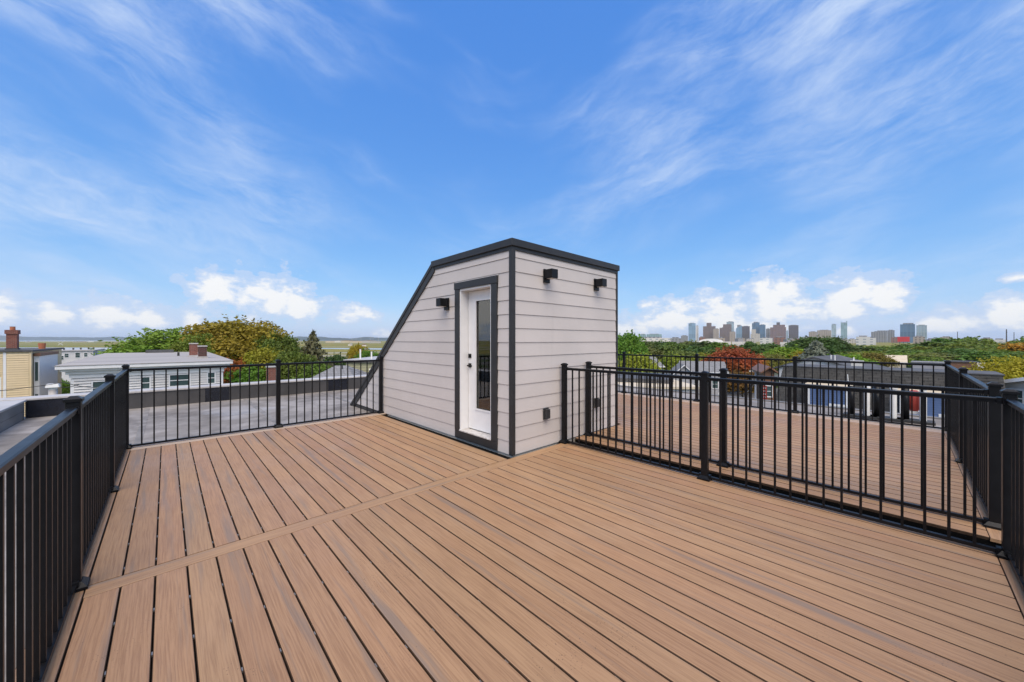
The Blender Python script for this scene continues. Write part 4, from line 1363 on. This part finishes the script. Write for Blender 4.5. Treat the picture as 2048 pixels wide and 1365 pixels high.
def simple_house(px, t, w_, d_, eave, peak, rz, wall, roof, label, hip=False, name='house', wins_=(), ridge='front', rake='white'):
    x, y = P(px, t)
    e = empty(name, (x, y, GZ), facing(px) + rz + YAW, label, 'house')
    ze, zp = H(eave, t) - GZ, H(peak, t) - GZ
    h = w_ / 2
    if hip == 'flat':
        MB().box(-h, h, 0, d_, 0, zp).build('wall', M[wall], e)
        MB().box(-h - .2, h + .2, -.2, d_ + .2, zp + .001, zp + .16).build('roof', M[roof], e)
    else:
        wb = MB().box(-h, h, 0, d_, 0, ze)
        rb = MB()
        if ridge == 'front':      # gable faces us
            wb.prism([(-h, .0, ze + .001), (h, .0, ze + .001), (0, .0, zp)], (0, d_, 0))
            for a in (-1, 1):
                rb.prism([(a * (h + .3), -.3, ze - .18), (0, -.3, zp + .01), (0, -.3, zp + .15), (a * (h + .3), -.3, ze - .04)], (0, d_ + .6, 0))
            for a in (-1, 1):
                MB().prism([(a * (h + .28), -.36, ze - .16), (0, -.36, zp - .0), (0, -.36, zp + .16), (a * (h + .28), -.36, ze - .02)], (0, .055, 0)).build('rake_board', M[rake], e)
        else:
            wb.prism([(-h, .0, ze + .001), (-h, d_, ze + .001), (-h, d_ / 2, zp)], (w_, 0, 0))
            rb.prism([(-h - .3, -.3, ze - .18), (-h - .3, d_ / 2, zp + .01), (-h - .3, d_ / 2, zp + .15), (-h - .3, -.3, ze - .04)], (w_ + .6, 0, 0))
            rb.prism([(-h - .3, d_ + .3, ze - .18), (-h - .3, d_ / 2 + .001, zp + .01), (-h - .3, d_ / 2 + .001, zp + .15), (-h - .3, d_ + .3, ze - .04)], (w_ + .6, 0, 0))
            MB().box(-h - .3, h + .3, -.36, -.301, ze - .20, ze - .02).build('gutter', M['white'], e)
        wb.build('wall', M[wall], e)
        rb.build('roof', M[roof], e)
    for wx, wz_, ww, hh in wins_:
        window(e, wx, ze + wz_, ww, hh, frame=.09)
    return e


# grey house: gabled front plus a long wing behind it
simple_house(1368, 56, 2.9, 6, 751, 732, -YAW + .12, 'grey_siding', 'grey_shingle', 'grey gable fronted house with white trim left of the red maple',
             wins_=((-.7, -2.4, .7, 1.1), (.7, -2.4, .7, 1.1), (0, -4.6, .7, 1.2)))
simple_house(1408, 60, 6.4, 7, 744, 727, -YAW + .12, 'grey_siding', 'grey_shingle', 'grey house with white eaves right behind the small gable', ridge='side',
             wins_=((-1.2, -2.6, .8, 1.3), (1.6, -2.6, .8, 1.3), (2.5, -4.6, .7, 1.2)))
simple_house(1306, 74, 4.2, 7, 733, 717, -YAW + .5, 'white_siding', 'grey_shingle', 'small pale blue white house with grey roof among yellow green trees', ridge='side',
             wins_=((.3, -1.6, .8, 1.1), (1.3, -1.6, .6, 1.1)))
simple_house(1285, 26, 3.6, 5, 765, 762, -YAW, 'grey_siding', 'dark_roof', 'low flat garage with dark roof edge beyond the far railing', hip='flat', name='garage')
simple_house(1322, 24, 4.6, 5, 770, 778, -YAW + .35, 'pale_conc', 'tan_roof', 'low cream shed with tan roof beyond the far railing', hip='flat', name='shed')
simple_house(1538, 33, .8, 4, 744, 736, -YAW + .2, 'brown_siding', 'brown_siding', 'narrow brown house beside the left end of the shingled building',
             wins_=((0, -2.2, .35, .9),), rake='brown_siding')
simple_house(1772, 120, 9.0, 8, 724, 712, -YAW, 'tan_roof', 'tan_roof', 'tan roofed house half hidden in the trees', ridge='side')
simple_house(1926, 62, 3.0, 3, 742, 725, -YAW + .2, 'brown_siding', 'dark_roof', 'brown box like house beyond the right corner of the far railing', hip='flat')
simple_house(1868, 70, 5.6, 5, 734, 727, -YAW, 'grey_siding', 'grey_shingle', 'low grey roofed house behind the corner post of the far railing', hip='flat')
simple_house(1775, 44, 5.0, 5, 746, 740, -YAW - .3, 'white_siding', 'grey_shingle', 'low pale roof rising just above the shingled ridge', ridge='side')
simple_house(1965, 80, 4.0, 5, 738, 728, -YAW, 'white_siding', 'coping', 'pale ribbed roof beside the brown box like house', ridge='side')
simple_house(2085, 15.5, 2.6, 4, 772, 760, -YAW - .6, 'white_siding', 'grey_roof', 'white gabled wall cut by the right edge of the picture', wins_=((-.75, -1.0, .35, .7),))

# utility pole with transformer left of the brown house
ux, uy = P(1512, 36)
up = empty('utility_pole', (ux, uy, GZ), facing(1512), 'grey utility pole with transformer left of the brown house', 'pole')
uz = H(737, 36) - GZ
MB().tube([(0, 0, 0), (0, 0, uz)], [.14, .10], 10).build('pole_shaft', M['pale_conc'], up, smooth=True)
MB().box(-.55, .55, -.06, .06, uz - .35, uz - .25).build('cross_arm', M['pale_conc'], up)
MB().tube([(-.34, -.05, uz - 1.5), (-.34, -.05, uz - .75)], [.22, .22], 12).build('transformer', M['coping'], up, smooth=True)
MB().tube([(.0, 0, uz - 1.4), (-.7, .3, uz - 2.4)], [.025, .025], 6).build('brace_wire', M['coping'], up)
sx_, sy_ = P(1529.5, 23.5)
sg = empty('red_sign', (sx_, sy_, GZ), facing(1529), 'tall narrow red and white sign beside the brown house', 'sign')
sz0, sz1 = H(802, 23.5) - GZ, H(772, 23.5) - GZ
MB().box(-.12, .12, -.02, .02, sz0, sz1).build('sign_panel', M['red_paint'], sg)
for k in range(5):
    zc_ = sz1 - .12 - .19 * k
    MB().box(-.07, .07 - .02 * (k % 2), -.0245, -.0205, zc_ - .05, zc_).build('white_mark', M['white'], sg)
MB().tube([(0, .0, 0), (0, 0, sz0)], [.04, .04], 8).build('sign_post', M['coping'], sg)

# ------------------------------------------------------------------ city skyline
TM = {}
for nm, wall, gl, fw, fh, a, b_ in (
        ('glass_blue', (.20, .29, .38), (.16, .27, .40), 7, 4.2, .8, .75), ('glass_deep', (.10, .17, .25), (.07, .14, .24), 8, 4.2, .8, .75),
        ('glass_pale', (.34, .40, .43), (.24, .34, .40), 6, 4.0, .7, .7), ('glass_teal', (.26, .36, .37), (.18, .30, .34), 6, 4.0, .7, .8),
        ('brown', (.185, .135, .125), (.06, .06, .075), 5, 4.0, .45, .5), ('dark_brown', (.135, .105, .11), (.05, .055, .075), 5, 4.2, .9, .5),
        ('tan', (.36, .30, .25), (.12, .11, .11), 5, 4.0, .45, .5), ('limestone', (.50, .46, .41), (.20, .19, .19), 5, 4.0, .4, .5),
        ('grey', (.25, .25, .26), (.10, .11, .13), 6, 4.0, .5, .5), ('rose', (.21, .135, .13), (.075, .07, .09), 5, 4.0, .5, .45),
        ('white', (.60, .58, .56), (.25, .27, .30), 9, 4.5, .4, .4), ('brick', (.24, .12, .09), (.08, .08, .09), 6, 4.0, .4, .45)):
    TM[nm] = tower_mat('facade_' + nm, wall, gl, fw * 2.6, fh * 2.6, a, b_)


def tower(x0, x1, top, mat, label, t=4000, depth=42, steps=(), crown=None, slant=0.0, turn=0.0, name='tower', group=None, cat='tower'):
    """block between bearings x0 and x1, roof at picture height top; steps: extra blocks (x0, x1, top)"""
    cx = (x0 + x1) / 2
    gx, gy = P(cx, t)
    e = empty(name, (gx, gy, SEA - .5), facing(cx) + turn, label, cat, group)
    k = t / FPX * math.sqrt(1 + ((cx - 1024) / FPX) ** 2) / (1 + ((cx - 1024) / FPX) ** 2) * math.sqrt(1 + ((cx - 1024) / FPX) ** 2)
    k = t / FPX / math.sqrt(1 + ((cx - 1024) / FPX) ** 2)
    wd = (x1 - x0) * k
    def zz(py): return H(py, t) - (SEA - .5)
    mb = MB()
    h = zz(top)
    if slant:
        mb.hexa([(-wd / 2, 0, 0), (wd / 2, 0, 0), (wd / 2, depth, 0), (-wd / 2, depth, 0)], [(-wd / 2, 0, zz(top + slant)), (wd / 2, 0, h), (wd / 2, depth, h), (-wd / 2, depth, zz(top + slant))])
    else:
        mb.box(-wd / 2, wd / 2, 0, depth, 0, h)
    mb.build('shaft', TM[mat], e)
    for i, (sx0_, sx1_, stp) in enumerate(steps):
        a, b2 = (sx0_ - cx) * k, (sx1_ - cx) * k
        MB().box(a, b2, 3.0 + i, depth - 3 - i, (h if stp < top else 0) + .01, zz(stp)).build('setback', TM[mat], e)
    if crown:
        MB().box((crown[0] - cx) * k, (crown[1] - cx) * k, 8, depth - 8, h + .02, zz(crown[2])).build('plant_room', TM[crown[3] if len(crown) > 3 else mat], e)
    else:
        MB().box(-wd * .3, wd * .3, depth * .3, depth * .7, min(h, zz(top + slant)) - 1, h + 5).build('plant_room', TM['grey'], e)
    return e


tower(1377, 1391, 647, 'glass_blue', 'pale blue glass tower, leftmost of the skyline')
tower(1391.5, 1397, 652, 'white', 'slim whitish tower just right of the leftmost glass tower', t=4100)
tower(1406, 1431, 653, 'brown', 'brown tower with a taller central shaft', crown=(1413, 1423, 646))
tower(1426, 1438, 658, 'tan', 'shorter tan tower in front of the brown one with a central shaft', t=3900)
tower(1439, 1463, 656, 'brown', 'stepped brown tower in the left skyline cluster', steps=((1446, 1463, 649),), t=3950)
tower(1453, 1468, 644, 'glass_pale', 'tall pale glass tower behind the stepped brown one', t=4200)
tower(1459, 1471, 664, 'tan', 'low tan block at the foot of the stepped brown tower', t=3800)
tower(1472, 1484, 651, 'glass_blue', 'light blue glass tower with slanting roof', slant=6, t=4000)
tower(1484, 1499.5, 653, 'dark_brown', 'dark brown flat topped tower right of the slanting glass tower', t=4000)
tower(1501, 1520, 668, 'limestone', 'old pale stone tower with stepped top', t=3850, steps=((1503, 1512, 659),))
tower(1504, 1519, 645, 'glass_deep', 'tall deep blue glass tower with slanting top', slant=2, t=4150)
tower(1519, 1531, 650, 'glass_deep', 'dark blue glass tower beside the taller slanting one', t=4050)
tower(1532, 1540, 658, 'grey', 'slim grey block left of the big rose tower', t=4100)
tower(1540, 1572, 655, 'rose', 'widest rose brown tower with stepped crown', t=3950, steps=((1546, 1570, 650),), crown=(1553, 1560, 645, 'dark_brown'))
tower(1572.5, 1576, 662, 'glass_pale', 'narrow pale tower behind the rose brown one', t=4250)
tower(1577, 1597, 651, 'dark_brown', 'square dark brown tower standing apart on the right of the cluster', t=4000)
tower(1617.5, 1634, 664, 'tan', 'low tan civic block with stepped roof', t=3600, name='office_block', cat='building')
tower(1634.3, 1662.5, 661, 'tan', 'wide low tan civic block beside the slim tower', t=3550, name='office_block', cat='building')
tower(1663, 1672.5, 649, 'glass_pale', 'slim pale slab tower right of the low civic block', t=4600)
tower(1681.5, 1694.5, 646, 'glass_teal', 'teal glass tower with raised corner, right of the slim slab', t=4700, steps=((1692.5, 1694.4, 642.5), (1681.6, 1683, 644)))
tower(1742, 1774, 664, 'grey', 'broad grey hospital like block in the right middle distance', t=3200, steps=((1754, 1774, 661.5),), name='office_block', cat='building')
tower(1774.5, 1789, 661, 'grey', 'grey block adjoining the broad grey one', t=3250, name='office_block', cat='building')
tower(1800, 1830, 649, 'glass_deep', 'wide blue glass block above the red billboard', t=2900, crown=(1806, 1827, 646.5, 'grey'))
tower(1832.5, 1854, 651, 'glass_pale', 'pale grey glass block right of the wide blue one', t=2950)
tower(1280, 1292, 669, 'glass_teal', 'low grey green block far left of the skyline', t=3600, name='office_block', cat='building')
tower(1293, 1323.5, 669, 'glass_teal', 'long low grey green block far left of the skyline', t=3600, name='office_block', cat='building')
tower(1258, 1340, 676.5, 'white', 'long low white shed roof behind the tree belt', t=1500, depth=60, name='warehouse', cat='building')
tower(1362, 1376, 672, 'grey', 'dark humped block left of the leftmost glass tower', t=3300, name='office_block', cat='building')
rc = random.Random(9)
spots = [(1340, 1362), (1398, 1410), (1436, 1450), (1470, 1490), (1492, 1512), (1520, 1545), (1548, 1570), (1572, 1590), (1590, 1612), (1606, 1622), (1662, 1680),
         (1676, 1700), (1696, 1712), (1712, 1740), (1728, 1752), (1782, 1802), (1826, 1850), (1850, 1880), (1880, 1905), (1962, 1985), (1985, 2012)]
for i, (a, b_) in enumerate(spots):
    tower(a, b_, rc.uniform(674, 680), rc.choice(('brick', 'limestone', 'grey', 'white', 'tan')), 'low city block at the foot of the skyline',
          t=rc.uniform(1500, 2800), depth=40, name='city_block', group='low city blocks under the skyline', cat='building')
# white arena in the middle distance
ax, ay = P(1422, 620)
ar = empty('arena', (ax, ay, SEA), facing(1422), 'white arena with shallow domed roof among the trees', 'building')
ah = H(684, 620) - SEA
MB().box(-29, 29, 0, 50, 0, ah).build('wall', M['pale_conc'], ar)
dm_ = MB()
for i in range(12):
    a, b_ = math.pi * i / 12, math.pi * (i + 1) / 12
    pa_, pb_ = (-18 * math.cos(a), ah + .02 + 5.2 * math.sin(a)), (-18 * math.cos(b_), ah + .02 + 5.2 * math.sin(b_))
    dm_.add([(pa_[0], 2, pa_[1]), (pb_[0], 2, pb_[1]), (pb_[0], 46, pb_[1]), (pa_[0], 46, pa_[1])], [(0, 1, 2, 3)])
dm_.add([(-18 * math.cos(math.pi * i / 12), 2, ah + .02 + 5.2 * math.sin(math.pi * i / 12)) for i in range(13)], [tuple(range(13))])
dm_.build('dome', M['white'], ar)
MB().box(-6, 4, -.6, -.02, 2, ah - 2).build('glazed_front', M['pane'], ar)
for sx_i in (-16, 14):
    MB().prism([(sx_i, -.5, 0), (sx_i + 1.2, -.5, 0), (sx_i + 7.2, -.5, ah), (sx_i + 6, -.5, ah)], (0, .4, 0)).build('slanting_rib', M['coping'], ar)
tower(1464, 1492, 684, 'white', 'plain white low building right of the arena', t=560, depth=30, name='warehouse', cat='building')
tower(1560, 1590, 685, 'white', 'white roofed low building behind the lime green tree', t=620, depth=30, name='warehouse', cat='building')
# red billboard
rx_, ry_ = P(1807, 1400)
rb_ = empty('billboard', (rx_, ry_, SEA), facing(1807), 'wide red billboard on legs below the blue glass block', 'billboard')
z0_, z1_ = H(684, 1400) - SEA, H(674, 1400) - SEA
kk = 1400 / FPX / math.sqrt(1 + ((1807 - 1024) / FPX) ** 2)
mr, trd, brd = base_mat('billboard_red', .5)
brd.inputs['Base Color'].default_value = (.55, .03, .04, 1)
MB().box(-12.3 * kk, 12.3 * kk, 0, 2, z0_, z1_).build('panel', mr, rb_)
for q in (-8, 0, 8):
    MB().box(q * kk - .7, q * kk + .7, .3, 1.7, 0, z0_ - .01).build('leg', M['dark_roof'], rb_)
for px, top, lab in ((1915, 664, 'thin far mast left on the wooded rise'), (2013, 659, 'tall far chimney mast on the wooded rise'), (2028, 665, 'short far lamp mast at the right edge')):
    x, y = P(px, 900)
    hh = H(top, 900) - SEA
    mb = MB().tube([(0, 0, 0), (0, 0, hh * .7), (0, 0, hh)], [1.3 if px == 2013 else .7, 1.0 if px == 2013 else .6, .9 if px == 2013 else .5], 8)
    mb.box(-1.2, 1.2, -.5, .5, hh - 1.2, hh + .01)
    o = mb.build('far_mast', M['dark_roof']); o.location = (x, y, SEA)
    tag(o, lab, 'mast')

# ------------------------------------------------------------------ airfield on the left
mx_, my_ = P(121, 1550)
rm = empty('closed_runway_marker', (mx_, my_, SEA), facing(121), 'white cross shaped runway marker out on the grass', 'marker')
s_ = 6.0 * 1550 / FPX / 1.6
for sgn in (-1, 1):
    MB().prism([(-s_, .3 * sgn, 1), (-s_ + 2, .3 * sgn, 1), (s_, .3 * sgn, 12), (s_ - 2, .3 * sgn, 12)] if sgn > 0 else
               [(s_, .3 * sgn, 1), (s_ - 2, .3 * sgn, 1), (-s_, .3 * sgn, 12), (-s_ + 2, .3 * sgn, 12)], (0, .25, 0)).build('arm', M['white'], rm)
ra = random.Random(21)
HANG = [(160, 684.0, 3300, 30), (180, 683.6, 3500, 16), (58, 683.6, 3600, 12), (590, 683, 3600, 14), (660, 682.5, 3000, 18), (676, 682, 3100, 20), (694, 681.5, 2900, 24),
        (712, 682.5, 2900, 26), (738, 681.5, 2700, 28), (728, 690, 1300, 9), (752, 683, 2600, 20), (700, 689, 1500, 8)]
for px, top, t, wd in HANG:
    x, y = P(px, t)
    e = empty('airfield_shed', (x, y, SEA), facing(px) + ra.uniform(-.2, .2), 'low pale airfield building out on the flats', 'building', 'airfield buildings on the flats')
    k = t / FPX / math.sqrt(1 + ((px - 1024) / FPX) ** 2)
    h = max(5.0, H(top, t) - SEA)
    w2 = wd * k / 2
    MB().box(-w2, w2, 0, 30, 0, h).build('wall', M[ra.choice(('pale_conc', 'pale_conc', 'coping', 'tan_roof'))], e)
    MB().prism([(-w2 - 1, -1, h + .01), (w2 + 1, -1, h + .01), (0, -1, h + 3.0)], (0, 32, 0)).build('roof', M[ra.choice(('coping', 'white', 'brown_siding'))], e)
for px, top, t in ((704, 676, 2600), (712, 677, 2500), (722, 675.5, 2400), (741, 674, 2300), (746, 674.5, 2300), (757, 676, 2300)):
    x, y = P(px, t)
    hh = H(top, t) - SEA
    mb = MB().tube([(0, 0, 0), (0, 0, hh)], [1.0, .7], 6).box(-5, 5, -.5, .5, hh - 1.5, hh)
    o = mb.build('floodlight_mast', M['coping']); o.location = (x, y, SEA)
    tag(o, 'thin far floodlight mast above the airfield sheds', 'mast', 'floodlight masts over the airfield')

# ------------------------------------------------------------------ haze
mh = bpy.data.materials.new('haze_air')
mh.use_nodes = True
for n in list(mh.node_tree.nodes):
    if n.type != 'OUTPUT_MATERIAL':
        mh.node_tree.nodes.remove(n)
pv = mh.node_tree.nodes.new('ShaderNodeVolumePrincipled')
pv.inputs['Color'].default_value = (.80, .87, .96, 1)
pv.inputs['Density'].default_value = 3.2e-5
pv.inputs['Anisotropy'].default_value = 0.2
mh.node_tree.links.new(pv.outputs[0], [n for n in mh.node_tree.nodes if n.type == 'OUTPUT_MATERIAL'][0].inputs['Volume'])
USE_HAZE = True
if USE_HAZE:
    hz_ = MB().box(-62000, 62000, -62000, 62000, SEA - 3, 330)
    tag(hz_.build('haze', mh), kind='stuff')
